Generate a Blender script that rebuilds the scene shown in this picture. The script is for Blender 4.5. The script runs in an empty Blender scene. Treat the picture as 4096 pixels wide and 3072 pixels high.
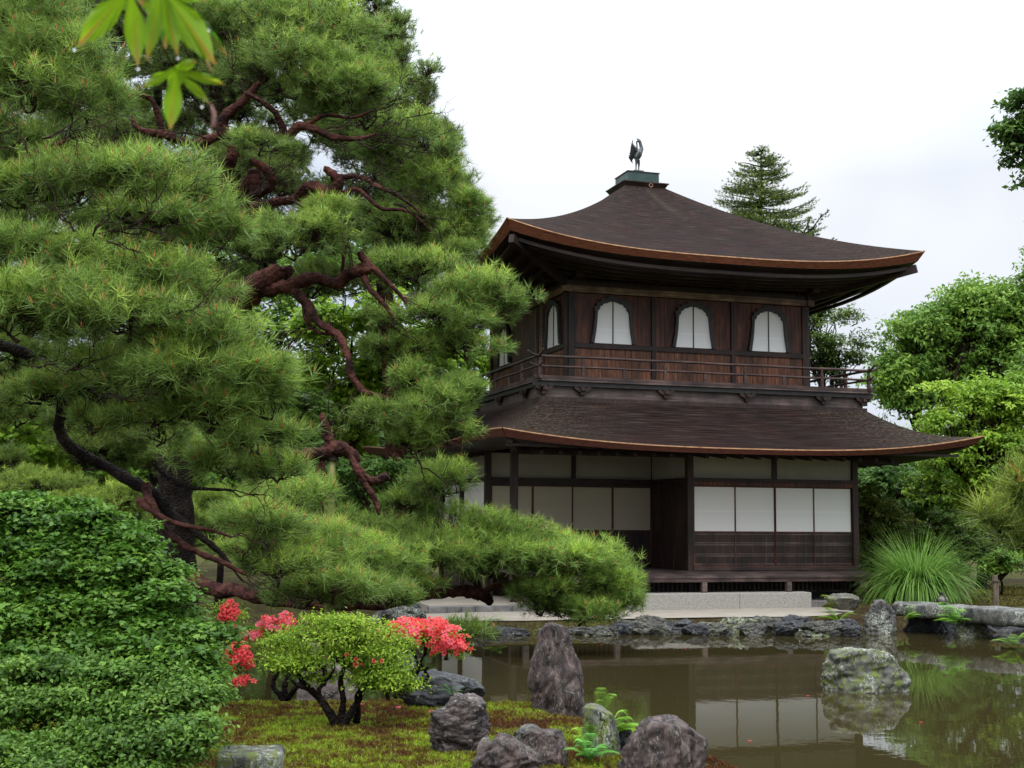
import bpy, bmesh, math, random
import numpy as np
from mathutils import Vector, Matrix, noise
random.seed(7)
rng = np.random.default_rng(11)
sc = bpy.context.scene
COL = sc.collection
PI = math.pi

# ------------------------------------------------------------------ camera
F_PX = 5218.5
pitch, yaw, roll = map(math.radians, (5.883, -17.314, .4596))
CAM = np.array([-9.467, -26.379, 2.09])
_r = np.array([math.cos(yaw), math.sin(yaw), 0]); _f = np.array([-math.sin(yaw), math.cos(yaw), 0]); _u = np.array([0, 0, 1.])
_f2 = _f*math.cos(pitch)+_u*math.sin(pitch); _u2 = _u*math.cos(pitch)-_f*math.sin(pitch)
R_ = _r*math.cos(roll)+_u2*math.sin(roll); U_ = _u2*math.cos(roll)-_r*math.sin(roll)
cam_d = bpy.data.cameras.new('camera'); cam = bpy.data.objects.new('camera', cam_d); COL.objects.link(cam)
cam.matrix_world = Matrix(((R_[0], U_[0], -_f2[0], CAM[0]), (R_[1], U_[1], -_f2[1], CAM[1]), (R_[2], U_[2], -_f2[2], CAM[2]), (0, 0, 0, 1)))
cam_d.sensor_width = 36; cam_d.lens = F_PX/4096*36; cam_d.clip_end = 3000; cam_d.clip_start = .05
cam_d.dof.use_dof = True; cam_d.dof.focus_distance = 25; cam_d.dof.aperture_fstop = 14
sc.camera = cam
# ------------------------------------------------------------------ sky and sun (overcast)
SUN_EL, SUN_AZ = math.radians(58), math.radians(205)
w = bpy.data.worlds.new('World'); sc.world = w; w.use_nodes = True
nt = w.node_tree; nt.nodes.clear()
out = nt.nodes.new('ShaderNodeOutputWorld')
sky = nt.nodes.new('ShaderNodeTexSky'); sky.sky_type = 'NISHITA'; sky.sun_disc = False
sky.sun_elevation = SUN_EL; sky.sun_rotation = SUN_AZ; sky.dust_density = 4
b1 = nt.nodes.new('ShaderNodeBackground'); nt.links.new(sky.outputs[0], b1.inputs[0]); b1.inputs[1].default_value = .08
tc = nt.nodes.new('ShaderNodeTexCoord'); sep = nt.nodes.new('ShaderNodeSeparateXYZ'); nt.links.new(tc.outputs['Generated'], sep.inputs[0])
mr = nt.nodes.new('ShaderNodeMapRange'); nt.links.new(sep.outputs[2], mr.inputs[0])
mr.inputs[1].default_value = .25; mr.inputs[2].default_value = 1.; mr.inputs[3].default_value = 1.; mr.inputs[4].default_value = 5.0
nz = nt.nodes.new('ShaderNodeTexNoise'); nt.links.new(tc.outputs['Generated'], nz.inputs[0]); nz.inputs['Scale'].default_value = 2.2; nz.inputs['Detail'].default_value = 4
cr = nt.nodes.new('ShaderNodeValToRGB'); nt.links.new(nz.outputs[0], cr.inputs[0])
cr.color_ramp.elements[0].position = .38; cr.color_ramp.elements[0].color = (.37, .415, .485, 1)
cr.color_ramp.elements[1].position = .62; cr.color_ramp.elements[1].color = (.56, .57, .59, 1)
b2 = nt.nodes.new('ShaderNodeBackground'); nt.links.new(cr.outputs[0], b2.inputs[0]); nt.links.new(mr.outputs[0], b2.inputs[1])
mx = nt.nodes.new('ShaderNodeMixShader'); mx.inputs[0].default_value = .93
nt.links.new(b1.outputs[0], mx.inputs[1]); nt.links.new(b2.outputs[0], mx.inputs[2]); nt.links.new(mx.outputs[0], out.inputs[0])
sd = bpy.data.lights.new('sun', 'SUN'); sd.energy = .8; sd.angle = math.radians(25); sd.color = (1, .97, .92)
so = bpy.data.objects.new('sun', sd); COL.objects.link(so)
dv = Vector((math.sin(SUN_AZ)*math.cos(SUN_EL), math.cos(SUN_AZ)*math.cos(SUN_EL), math.sin(SUN_EL)))
so.rotation_euler = dv.to_track_quat('Z', 'Y').to_euler()
sc.view_settings.view_transform = 'Standard'; sc.view_settings.look = 'None'; sc.view_settings.exposure = .88; sc.view_settings.gamma = 1
sc.cycles.max_bounces = 6; sc.cycles.diffuse_bounces = 3; sc.cycles.glossy_bounces = 3; sc.cycles.transmission_bounces = 3
sc.cycles.caustics_reflective = False; sc.cycles.caustics_refractive = False

# ------------------------------------------------------------------ pixel helpers (survey of the photograph: U = pixels of a 2212 px wide view)
KU = 4096/2212.
def rayU(ux, uy):
    d = R_*((ux*KU-2048)/F_PX) - U_*((uy*KU-1536)/F_PX) + _f2
    return d
def at(ux, uy, d):                      # point at depth d along the view axis
    return CAM + rayU(ux, uy)*d
def onz(ux, uy, z):
    d = rayU(ux, uy); return CAM + d*((z-CAM[2])/d[2])
MU = KU/F_PX                            # metres per U pixel per metre of depth
RH = np.array([math.cos(yaw), math.sin(yaw), 0]); FH = np.array([-math.sin(yaw), math.cos(yaw), 0])
Z = lambda rel: rel+2.09

# ------------------------------------------------------------------ tagging and objects
def tag(o, label=None, cat=None, group=None, kind=None):
    if label: o['label'] = label
    if cat: o['category'] = cat
    if group: o['group'] = group
    if kind: o['kind'] = kind
    return o
def empty(name, loc=(0, 0, 0), label=None, cat=None, group=None):
    o = bpy.data.objects.new(name, None); COL.objects.link(o); o.location = loc; o.empty_display_size = .2
    return tag(o, label, cat, group)
def par(o, p):
    if p is not None:
        o.parent = p
        o.matrix_parent_inverse = Matrix.Translation(-Vector(chain_loc(p)))
    return o
def chain_loc(p):
    v = Vector(p.location) if p.get('_own') is None else Vector(p.location)
    return v if p.parent is None else Vector(p['_w'])if '_w' in p else chain_loc(p.parent)
class MB:
    def __init__(s): s.v = []; s.f = []; s.uv = None
    def add(s, vs, fs):
        n = len(s.v); s.v += [tuple(map(float, a)) for a in vs]; s.f += [tuple(i+n for i in q) for q in fs]; return s
    def box(s, x0, x1, y0, y1, z0, z1):
        return s.add([(x0, y0, z0), (x1, y0, z0), (x1, y1, z0), (x0, y1, z0), (x0, y0, z1), (x1, y0, z1), (x1, y1, z1), (x0, y1, z1)],
                     [(0, 3, 2, 1), (4, 5, 6, 7), (0, 1, 5, 4), (1, 2, 6, 5), (2, 3, 7, 6), (3, 0, 4, 7)])
    def bar(s, a, b, wd, ht, up=(0, 0, 1)):
        a = Vector(a); b = Vector(b); d = (b-a).normalized(); sx = d.cross(Vector(up)).normalized(); uz = sx.cross(d)
        vs = [p+sx*(i*wd/2)+uz*(j*ht/2) for p in (a, b) for i, j in ((-1, -1), (1, -1), (1, 1), (-1, 1))]
        return s.add(vs, [(0, 1, 2, 3), (7, 6, 5, 4), (0, 4, 5, 1), (1, 5, 6, 2), (2, 6, 7, 3), (3, 7, 4, 0)])
    def tube(s, pts, rad, n=8, cap=True, gnarl=0.):
        pts = [Vector(p) for p in pts]; m = len(pts)
        if not hasattr(rad, '__len__'): rad = [rad]*m
        up = Vector((0, 0, 1)); vs = []; fs = []
        prev = None
        for i, p in enumerate(pts):
            d = (pts[min(i+1, m-1)]-pts[max(i-1, 0)])
            d = d.normalized() if d.length > 1e-9 else Vector((0, 0, 1))
            if prev is None:
                sx = d.cross(up if abs(d.z) < .95 else Vector((1, 0, 0))).normalized()
            else:
                sx = (prev-d*prev.dot(d)); sx = sx.normalized() if sx.length > 1e-6 else d.orthogonal().normalized()
            prev = sx; sy = d.cross(sx)
            for k in range(n):
                a = 2*PI*k/n; rr = rad[i]
                q = sx*math.cos(a)+sy*math.sin(a)
                if gnarl: rr *= 1+gnarl*noise.noise((p+q*rr)*(.9/max(rad[i], .02)))+gnarl*.7*noise.noise((p+q*rr)*(2.3/max(rad[i], .02)))
                vs.append(p+q*rr)
        for i in range(m-1):
            for k in range(n):
                a = i*n+k; b = i*n+(k+1) % n
                fs.append((a, b, b+n, a+n))
        if cap:
            fs.append(tuple(range(n))[::-1]); fs.append(tuple((m-1)*n+k for k in range(n)))
        return s.add(vs, fs)
    def prism(s, poly, y0, y1):            # poly in xz, extruded along y
        n = len(poly)
        return s.add([(x, y0, z) for x, z in poly]+[(x, y1, z) for x, z in poly],
                     [tuple(range(n)), tuple(range(2*n-1, n-1, -1))]+[((i+1) % n, i, i+n, (i+1) % n+n) for i in range(n)])
    def build(s, name, mt, parent=None, smooth=False, bevel=0, xf=None):
        me = bpy.data.meshes.new(name)
        vs = s.v if xf is None else [tuple(xf @ Vector(v)) for v in s.v]
        me.from_pydata(vs, [], s.f); me.validate(); me.update()
        if smooth: me.polygons.foreach_set('use_smooth', [True]*len(me.polygons))
        bm = bmesh.new(); bm.from_mesh(me); bmesh.ops.recalc_face_normals(bm, faces=bm.faces); bm.to_mesh(me); bm.free()
        me.materials.append(mt)
        o = bpy.data.objects.new(name, me); COL.objects.link(o)
        if bevel:
            b = o.modifiers.new('b', 'BEVEL'); b.width = bevel; b.segments = 1; b.limit_method = 'ANGLE'
        return link(o, parent)
def link(o, parent):
    if parent is not None:
        # all things are empties or meshes whose rotation is identity; keep world coordinates
        w0 = Vector(parent.get('_w', tuple(parent.location)))
        o.parent = parent; o.location = -w0 + Vector(o.location)
        o['_w'] = (0., 0., 0.)
    return o
def fastmesh(name, V, T, mt, parent=None, col=None, smooth=False):
    V = np.ascontiguousarray(V, dtype=np.float32); T = np.ascontiguousarray(T, dtype=np.int32)
    k = T.shape[1]
    me = bpy.data.meshes.new(name); me.vertices.add(len(V)); me.vertices.foreach_set('co', V.ravel())
    me.loops.add(T.size); me.loops.foreach_set('vertex_index', T.ravel())
    me.polygons.add(len(T)); me.polygons.foreach_set('loop_start', np.arange(0, T.size, k, dtype=np.int32))
    me.polygons.foreach_set('loop_total', np.full(len(T), k, dtype=np.int32))
    if smooth: me.polygons.foreach_set('use_smooth', np.ones(len(T), dtype=bool))
    me.update(calc_edges=True)
    if col is not None:
        a = me.color_attributes.new('Col', 'FLOAT_COLOR', 'POINT')
        c = np.ones((len(V), 4), dtype=np.float32); c[:, :3] = col; a.data.foreach_set('color', c.ravel())
    me.materials.append(mt)
    o = bpy.data.objects.new(name, me); COL.objects.link(o)
    return link(o, parent)

# ------------------------------------------------------------------ materials
def base_mat(name, rough=.7, spec=.5):
    m = bpy.data.materials.new(name); m.use_nodes = True; n = m.node_tree.nodes
    b = n['Principled BSDF']; b.inputs['Roughness'].default_value = rough; b.inputs['Specular IOR Level'].default_value = spec
    return m, m.node_tree, b
def nnode(t, kind, **kw):
    n = t.nodes.new(kind)
    for k, v in kw.items():
        if k in n.inputs: n.inputs[k].default_value = v
        else: setattr(n, k, v)
    return n
def ramp(t, fac, stops, k=1.):
    r = t.nodes.new('ShaderNodeValToRGB'); t.links.new(fac, r.inputs[0])
    e = r.color_ramp.elements
    while len(e) < len(stops): e.new(.5)
    for i, (p, c) in enumerate(stops): e[i].position = p; e[i].color = (*c, 1)
    return r
def coords(t, kind='Object', scale=(1, 1, 1)):
    c = t.nodes.new('ShaderNodeTexCoord'); m = t.nodes.new('ShaderNodeMapping'); m.inputs['Scale'].default_value = scale
    t.links.new(c.outputs[kind], m.inputs[0]); return m.outputs[0]
def bump(t, b, h, strength=.3, dist=.02):
    n = nnode(t, 'ShaderNodeBump', Strength=strength, Distance=dist); t.links.new(h, n.inputs['Height']); t.links.new(n.outputs[0], b.inputs['Normal'])
def noisy(name, stops, scale=5, stretch=(1, 1, 1), rough=.7, detail=8, bmp=.3, bdist=.02, spec=.4, kind='Object', nrough=.6):
    m, t, b = base_mat(name, rough, spec)
    v = coords(t, kind, stretch); n = nnode(t, 'ShaderNodeTexNoise', Scale=scale, Detail=detail, Roughness=nrough); t.links.new(v, n.inputs[0])
    r = ramp(t, n.outputs[0], stops); t.links.new(r.outputs[0], b.inputs['Base Color'])
    if bmp: bump(t, b, n.outputs[0], bmp, bdist)
    return m
def mixc(t, fac, a, b):
    m = t.nodes.new('ShaderNodeMix'); m.data_type = 'RGBA'
    if isinstance(fac, float): m.inputs[0].default_value = fac
    else: t.links.new(fac, m.inputs[0])
    for s, q in ((6, a), (7, b)):
        if isinstance(q, tuple): m.inputs[s].default_value = (*q, 1)
        else: t.links.new(q, m.inputs[s])
    return m.outputs[2]
def wood_mat(name, c0, c1, c2, rough=.55, plank=0., vertical=True):
    m, t, b = base_mat(name, rough, .35)
    st = (14, 14, 1.2) if vertical else (1.2, 14, 14)
    v = coords(t, 'Object', st); n = nnode(t, 'ShaderNodeTexNoise', Scale=1.5, Detail=8, Roughness=.65); t.links.new(v, n.inputs[0])
    r = ramp(t, n.outputs[0], [(.3, c0), (.5, c1), (.72, c2)])
    c = r.outputs[0]
    v2 = coords(t, 'Object', (1, 1, .5)); n2 = nnode(t, 'ShaderNodeTexNoise', Scale=2.3, Detail=5); t.links.new(v2, n2.inputs[0])
    r2 = ramp(t, n2.outputs[0], [(.35, (.5, .5, .5)), (.65, (1.35, 1.3, 1.25))])
    mm = t.nodes.new('ShaderNodeMix'); mm.data_type = 'RGBA'; mm.blend_type = 'MULTIPLY'; mm.inputs[0].default_value = 1
    t.links.new(c, mm.inputs[6]); t.links.new(r2.outputs[0], mm.inputs[7]); c = mm.outputs[2]
    t.links.new(c, b.inputs['Base Color']); bump(t, b, n.outputs[0], .4, .01)
    return m
M = {}
M['darkwood'] = wood_mat('dark_wood', (0.0096, 0.0064, 0.0056), (0.0272, 0.0152, 0.012), (0.056, 0.0304, 0.0208))
M['beamwood'] = wood_mat('beam_wood', (0.008, 0.0056, 0.0048), (0.024, 0.0136, 0.0104), (0.048, 0.0272, 0.0192), vertical=False)
M['palebeam'] = wood_mat('pale_beam', (0.085, 0.051, 0.034), (0.187, 0.119, 0.0765), (0.408, 0.289, 0.187), vertical=False)
M['greywood'] = wood_mat('weathered_wood', (0.04, 0.028, 0.0272), (0.08, 0.0576, 0.0544), (0.16, 0.12, 0.112), vertical=False)
M['railwood'] = wood_mat('rail_wood', (0.028, 0.016, 0.0144), (0.06, 0.036, 0.032), (0.112, 0.072, 0.064), vertical=False)
M['redwood'] = wood_mat('red_plank', (0.0221, 0.00884, 0.00663), (0.07182, 0.02431, 0.01547), (0.1878, 0.0663, 0.03315))
M['orangewood'] = wood_mat('weathered_orange_plank', (0.03125, 0.0125, 0.00875), (0.125, 0.0475, 0.025), (0.3375, 0.1375, 0.0625))
M['black'] = noisy('black_lacquer', [(.3, (.008, .008, .009)), (.7, (.035, .03, .03))], 9, rough=.5)
M['fascia'] = noisy('cut_bark_edge', [(.3, (0.05525, 0.01657, 0.00884)), (.5, (0.1658, 0.05083, 0.0221)), (.75, (0.3315, 0.1216, 0.04972))], 6, (1.105, 1.105, 15.47), rough=.75, bmp=.6, bdist=.01)
M['fascia2'] = noisy('cut_bark_edge_red', [(.3, (0.04462, 0.01403, 0.0102)), (.5, (0.1211, 0.03315, 0.02167)), (.75, (0.255, 0.07905, 0.04462))], 6, (1.275, 1.275, 17.85), rough=.7, bmp=.6, bdist=.01)
M['lip'] = noisy('roof_lip', [(.3, (0.1664, 0.0728, 0.0312)), (.7, (0.3744, 0.208, 0.0936))], 8)
M['plaster'] = noisy('plaster', [(.3, (0.2918, 0.2796, 0.225)), (.7, (0.3404, 0.3283, 0.2736))], 3, rough=.9, bmp=.05)
def paper_mat(name, c, lines=.0):
    m, t, b = base_mat(name, .85, .2)
    v = coords(t, 'Object', (1, 1, 1)); wv = nnode(t, 'ShaderNodeTexWave', Scale=.48, Distortion=0.); wv.bands_direction = 'Z'; t.links.new(v, wv.inputs[0])
    r = ramp(t, wv.outputs[1] if len(wv.outputs) > 1 else wv.outputs[0], [(.0, tuple(x*1. for x in c)), (.985, tuple(x*.98 for x in c))]); r.color_ramp.elements.new(1.).color = (*[min(1, x*1.05) for x in c], 1)
    t.links.new(r.outputs[0], b.inputs['Base Color'])
    n = nnode(t, 'ShaderNodeTexNoise', Scale=6.); t.links.new(v, n.inputs[0]); bump(t, b, n.outputs[0], .1, .01)
    return m
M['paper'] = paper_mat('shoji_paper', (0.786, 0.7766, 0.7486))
M['paper_shaded'] = paper_mat('shaded_shoji_paper', (.44, .40, .30))  # recess shade put into a darker, tanner paper colour
M['paper_up'] = paper_mat('bright_shoji_paper', (.92, .92, .92))
M['slatwood'] = wood_mat('pale_slat', (.05, .035, .03), (.11, .08, .07), (.2, .15, .13), vertical=False)
M['copper'] = noisy('verdigris_copper', [(.3, (0.0144, 0.04, 0.036)), (.7, (0.04, 0.08, 0.072))], 4, rough=.45)
M['bronze'] = noisy('dark_bronze', [(.3, (.03, .035, .04)), (.7, (.11, .12, .12))], 30, rough=.4)
M['metal_ring'] = noisy('rust_ring', [(.3, (.2, .1, .08)), (.7, (.35, .2, .15))], 10)

def shingle_mat():
    m, t, b = base_mat('bark_shingles', .95, .08)
    uv = coords(t, 'UV', (1, 1, 1))
    v1 = nnode(t, 'ShaderNodeMapping'); v1.inputs['Scale'].default_value = (.9, 24, 1); t.links.new(uv, v1.inputs[0])
    n1 = nnode(t, 'ShaderNodeTexNoise', Scale=1., Detail=6, Roughness=.65); t.links.new(v1.outputs[0], n1.inputs[0])
    n2 = nnode(t, 'ShaderNodeTexNoise', Scale=.9, Detail=5); t.links.new(uv, n2.inputs[0])
    wv = nnode(t, 'ShaderNodeTexWave', Scale=7., Distortion=1.6, Detail=3); wv.bands_direction = 'Y'; wv.wave_profile = 'SAW'; t.links.new(uv, wv.inputs[0])
    wv.inputs['Detail Scale'].default_value = 2.5
    r1 = ramp(t, n1.outputs[0], [(.30, (.005, .0035, .003)), (.44, (.017, .0115, .0105)), (.57, (.028, .0195, .018)), (.75, (.08, .062, .057))])
    r2 = ramp(t, n2.outputs[0], [(.38, (1, 1, 1)), (.62, (1.18, .98, .94))])
    r3 = ramp(t, wv.outputs[0] if wv.outputs[0].name == 'Color' else wv.outputs[1], [(0, (.55, .55, .55)), (.3, (1, 1, 1)), (1, (1.12, 1.12, 1.12))])
    def mul(a, c):
        x = t.nodes.new('ShaderNodeMix'); x.data_type = 'RGBA'; x.blend_type = 'MULTIPLY'; x.inputs[0].default_value = 1
        t.links.new(a, x.inputs[6]); t.links.new(c, x.inputs[7]); return x.outputs[2]
    c = mul(mul(r1.outputs[0], r2.outputs[0]), r3.outputs[0])
    at_ = t.nodes.new('ShaderNodeAttribute'); at_.attribute_name = 'Lichen'
    vo = nnode(t, 'ShaderNodeMapping'); vo.inputs['Scale'].default_value = (3, 12, 1); t.links.new(uv, vo.inputs[0])
    n3 = nnode(t, 'ShaderNodeTexNoise', Scale=3., Detail=8, Roughness=.75); t.links.new(vo.outputs[0], n3.inputs[0])
    mm = nnode(t, 'ShaderNodeMath', operation='MULTIPLY'); t.links.new(at_.outputs['Fac'], mm.inputs[0]); 
    r4 = ramp(t, n3.outputs[0], [(.5, (0, 0, 0)), (.62, (1, 1, 1))]); t.links.new(r4.outputs[0], mm.inputs[1])
    c = mixc(t, mm.outputs[0], c, (.12, .11, .07))
    t.links.new(c, b.inputs['Base Color'])
    ad = nnode(t, 'ShaderNodeMath', operation='ADD'); t.links.new(n1.outputs[0], ad.inputs[0]); t.links.new(r3.outputs[0], ad.inputs[1])
    bump(t, b, ad.outputs[0], .7, .03)
    return m
M['shingle'] = shingle_mat()

def rock_mat(name, dark, mid, light, lich=.5, moss=.0, st=(1, 1, .7), ns=5.):
    m, t, b = base_mat(name, .7, .45)
    v = coords(t, 'Object', st); n = nnode(t, 'ShaderNodeTexNoise', Scale=ns, Detail=12, Roughness=.8, Distortion=.5); t.links.new(v, n.inputs[0])
    r = ramp(t, n.outputs[0], [(.36, dark), (.5, mid), (.64, light)])
    vo = nnode(t, 'ShaderNodeTexVoronoi', Scale=3.2); vo.feature = 'DISTANCE_TO_EDGE'; n5 = nnode(t, 'ShaderNodeTexNoise', Scale=6., Detail=4); t.links.new(v, n5.inputs[0])
    vm = t.nodes.new('ShaderNodeMix'); vm.data_type = 'RGBA'; vm.inputs[0].default_value = .4; t.links.new(v, vm.inputs[6]); t.links.new(n5.outputs[1], vm.inputs[7]); t.links.new(vm.outputs[2], vo.inputs[0])
    rv0 = ramp(t, vo.outputs[0], [(.0, (.15, .15, .15)), (.03, (1, 1, 1))]); nm = nnode(t, 'ShaderNodeTexNoise', Scale=2.7, Detail=3); t.links.new(v, nm.inputs[0]); rm0 = ramp(t, nm.outputs[0], [(.46, (0, 0, 0)), (.56, (1, 1, 1))])
    class RV: pass
    rv = RV(); rv.outputs = [mixc(t, rm0.outputs[0], rv0.outputs[0], (1., 1., 1.))]
    base_ = mixc(t, rv.outputs[0], tuple(x*.35 for x in dark), r.outputs[0])
    n2 = nnode(t, 'ShaderNodeTexNoise', Scale=38., Detail=9, Roughness=.85); t.links.new(v, n2.inputs[0])
    rl = ramp(t, n2.outputs[0], [(.60-.10*lich, (0, 0, 0)), (.63-.10*lich, (1, 1, 1))])
    n4 = nnode(t, 'ShaderNodeTexNoise', Scale=4., Detail=5); t.links.new(v, n4.inputs[0])
    rd = ramp(t, n4.outputs[0], [(.46, (0, 0, 0)), (.54, (1, 1, 1))])
    mm = nnode(t, 'ShaderNodeMath', operation='MULTIPLY'); t.links.new(rl.outputs[0], mm.inputs[0]); t.links.new(rd.outputs[0], mm.inputs[1])
    n6 = nnode(t, 'ShaderNodeTexNoise', Scale=3., Detail=2); t.links.new(v, n6.inputs[0])
    c = mixc(t, mm.outputs[0], base_, mixc(t, n6.outputs[0], (.50, .50, .44), (.30, .36, .24)))
    if moss:
        n3 = nnode(t, 'ShaderNodeTexNoise', Scale=11., Detail=9, Roughness=.8); t.links.new(v, n3.inputs[0])
        rm = ramp(t, n3.outputs[0], [(.60-.12*moss, (0, 0, 0)), (.64-.12*moss, (1, 1, 1))])
        c = mixc(t, rm.outputs[0], c, mixc(t, n2.outputs[0], (.03, .06, .006), (.20, .24, .04)))
    t.links.new(c, b.inputs['Base Color'])
    ad = nnode(t, 'ShaderNodeMath', operation='ADD'); t.links.new(n.outputs[0], ad.inputs[0]); t.links.new(rv.outputs[0], ad.inputs[1])
    bump(t, b, ad.outputs[0], 1., .03)
    return m
M['rock_purple'] = rock_mat('purple_rock', (.008, .006, .006), (.050, .034, .031), (.17, .12, .105), .35, .0, (2.4, 2.4, .8), 4.5)
M['rock_band'] = rock_mat('banded_purple_rock', (.008, .007, .007), (.058, .042, .040), (.22, .17, .155), .35, .0, (.9, .9, 3.2), 5.)
M['rock_shore'] = rock_mat('shore_rock', (.010, .010, .009), (.045, .043, .038), (.16, .15, .13), .35, .25, (1, 1, 1.6), 5.)
M['rock_grey'] = rock_mat('grey_rock', (0.015, 0.0144, 0.0144), (0.066, 0.0648, 0.06), (0.168, 0.162, 0.144), .9, .0)
M['rock_mossy'] = rock_mat('mossy_rock', (0.01594, 0.01594, 0.01403), (0.0765, 0.0765, 0.06375), (0.204, 0.1976, 0.1721), .9, .75)
M['rock_dark'] = rock_mat('dark_wet_rock', (0.008, 0.0088, 0.0104), (0.028, 0.0296, 0.0336), (0.08, 0.08, 0.084), .3, .0)
M['rock_pale'] = rock_mat('pale_rock', (0.0448, 0.042, 0.0364), (0.1232, 0.112, 0.1008), (0.2352, 0.2184, 0.196), .4, .35)
M['rock_mauve'] = rock_mat('mauve_rock', (0.08, 0.064, 0.06), (0.152, 0.12, 0.112), (0.224, 0.184, 0.168), .1, .1)
M['granite'] = noisy('granite_block', [(.35, (0.1887, 0.1761, 0.151)), (.5, (0.2956, 0.2831, 0.2516)), (.65, (0.3648, 0.3522, 0.3145))], 40, rough=.85, bmp=.3, bdist=.006)
M['sand'] = noisy('path_sand', [(.3, (0.2516, 0.2202, 0.1761)), (.7, (0.3271, 0.2893, 0.239))], 3, rough=.95, bmp=.15, bdist=.01)
M['kerb'] = noisy('kerb_stone', [(.3, (0.07344, 0.07344, 0.07344)), (.5, (0.1469, 0.1408, 0.1346)), (.7, (0.2203, 0.2081, 0.1958))], 5, rough=.8)
M['bamboo'] = noisy('bamboo_green', [(.3, (0.128, 0.136, 0.032)), (.7, (0.24, 0.24, 0.08))], 4, (0.8, 0.8, 0.4), rough=.45, bmp=0)
M['postwood'] = noisy('post_wood', [(.3, (.06, .045, .03)), (.7, (.2, .15, .11))], 6, (4, 4, .6), rough=.85)
M['rope'] = noisy('black_rope', [(.3, (.01, .01, .01)), (.7, (.04, .035, .03))], 30)

def ground_mat():
    m, t, b = base_mat('moss_ground', .95, .15)
    v = coords(t, 'Object'); n1 = nnode(t, 'ShaderNodeTexNoise', Scale=.9, Detail=6); n2 = nnode(t, 'ShaderNodeTexNoise', Scale=14., Detail=8, Roughness=.75)
    n3 = nnode(t, 'ShaderNodeTexNoise', Scale=60., Detail=4, Roughness=.8)
    for n in (n1, n2, n3): t.links.new(v, n.inputs[0])
    a = ramp(t, n2.outputs[0], [(.35, (.025, .022, .008)), (.5, (.07, .07, .014)), (.68, (.16, .15, .03))])
    c = ramp(t, n2.outputs[0], [(.35, (.022, .014, .007)), (.55, (.06, .042, .018)), (.7, (.12, .10, .03))])
    f = ramp(t, n1.outputs[0], [(.42, (0, 0, 0)), (.58, (1, 1, 1))])
    t.links.new(mixc(t, f.outputs[0], a.outputs[0], c.outputs[0]), b.inputs['Base Color'])
    ad = nnode(t, 'ShaderNodeMath', operation='ADD'); t.links.new(n3.outputs[0], ad.inputs[0]); t.links.new(n2.outputs[0], ad.inputs[1]); bump(t, b, ad.outputs[0], 1., .04)
    return m
M['ground'] = ground_mat()
def water_mat():
    m, t, b = base_mat('pond_water', .015, .5)
    b.inputs['Base Color'].default_value = (.032, .0265, .010, 1); b.inputs['IOR'].default_value = 1.33
    v = coords(t, 'Object', (1, 1, 1)); n = nnode(t, 'ShaderNodeTexNoise', Scale=1.6, Detail=3, Roughness=.5); t.links.new(v, n.inputs[0])
    v2 = coords(t, 'Object', (1, 2.2, 1)); n2 = nnode(t, 'ShaderNodeTexNoise', Scale=7., Detail=2); t.links.new(v2, n2.inputs[0])
    ad = nnode(t, 'ShaderNodeMath', operation='MULTIPLY_ADD'); t.links.new(n2.outputs[0], ad.inputs[0]); ad.inputs[1].default_value = .12; t.links.new(n.outputs[0], ad.inputs[2])
    bump(t, b, ad.outputs[0], .028, .05)
    return m
M['water'] = water_mat()
def foliage_mat(name, trans=.35, rough=.5, spec=.4):
    m, t, b = base_mat(name, rough, spec)
    a = t.nodes.new('ShaderNodeVertexColor'); a.layer_name = 'Col'
    t.links.new(a.outputs[0], b.inputs['Base Color'])
    tr = nnode(t, 'ShaderNodeBsdfTranslucent'); t.links.new(a.outputs[0], tr.inputs[0])
    mx_ = nnode(t, 'ShaderNodeMixShader'); mx_.inputs[0].default_value = trans
    t.links.new(b.outputs[0], mx_.inputs[1]); t.links.new(tr.outputs[0], mx_.inputs[2])
    t.links.new(mx_.outputs[0], t.nodes['Material Output'].inputs[0])
    return m
M['needles'] = foliage_mat('pine_needles', .45, .45, .4)
M['leaf'] = foliage_mat('leaves', .4, .5, .25)
M['blossom'] = foliage_mat('blossom_petals', .4, .6, .3)
def bark_mat(name, dark, mid, light, sc_=3.):
    m, t, b = base_mat(name, .9, .12)
    v = coords(t, 'Object'); n = nnode(t, 'ShaderNodeTexNoise', Scale=sc_, Detail=7, Roughness=.7); vo = nnode(t, 'ShaderNodeTexVoronoi', Scale=sc_*5)
    t.links.new(v, n.inputs[0]); t.links.new(v, vo.inputs[0])
    r = ramp(t, n.outputs[0], [(.35, dark), (.5, mid), (.7, light)])
    t.links.new(r.outputs[0], b.inputs['Base Color'])
    ad = nnode(t, 'ShaderNodeMath', operation='ADD'); t.links.new(n.outputs[0], ad.inputs[0]); t.links.new(vo.outputs[0], ad.inputs[1]); bump(t, b, ad.outputs[0], .9, .03)
    return m
M['redbark'] = bark_mat('red_pine_bark', (0.0072, 0.0045, 0.0045), (0.045, 0.0171, 0.0135), (0.135, 0.0522, 0.0378), 3.5)
M['darkbark'] = bark_mat('dark_plated_bark', (.006, .005, .004), (.010, .007, .006), (.034, .025, .02), 7)
M['twig'] = bark_mat('dark_twigs', (.008, .006, .005), (.03, .019, .014), (.065, .04, .03), 4)

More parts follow.
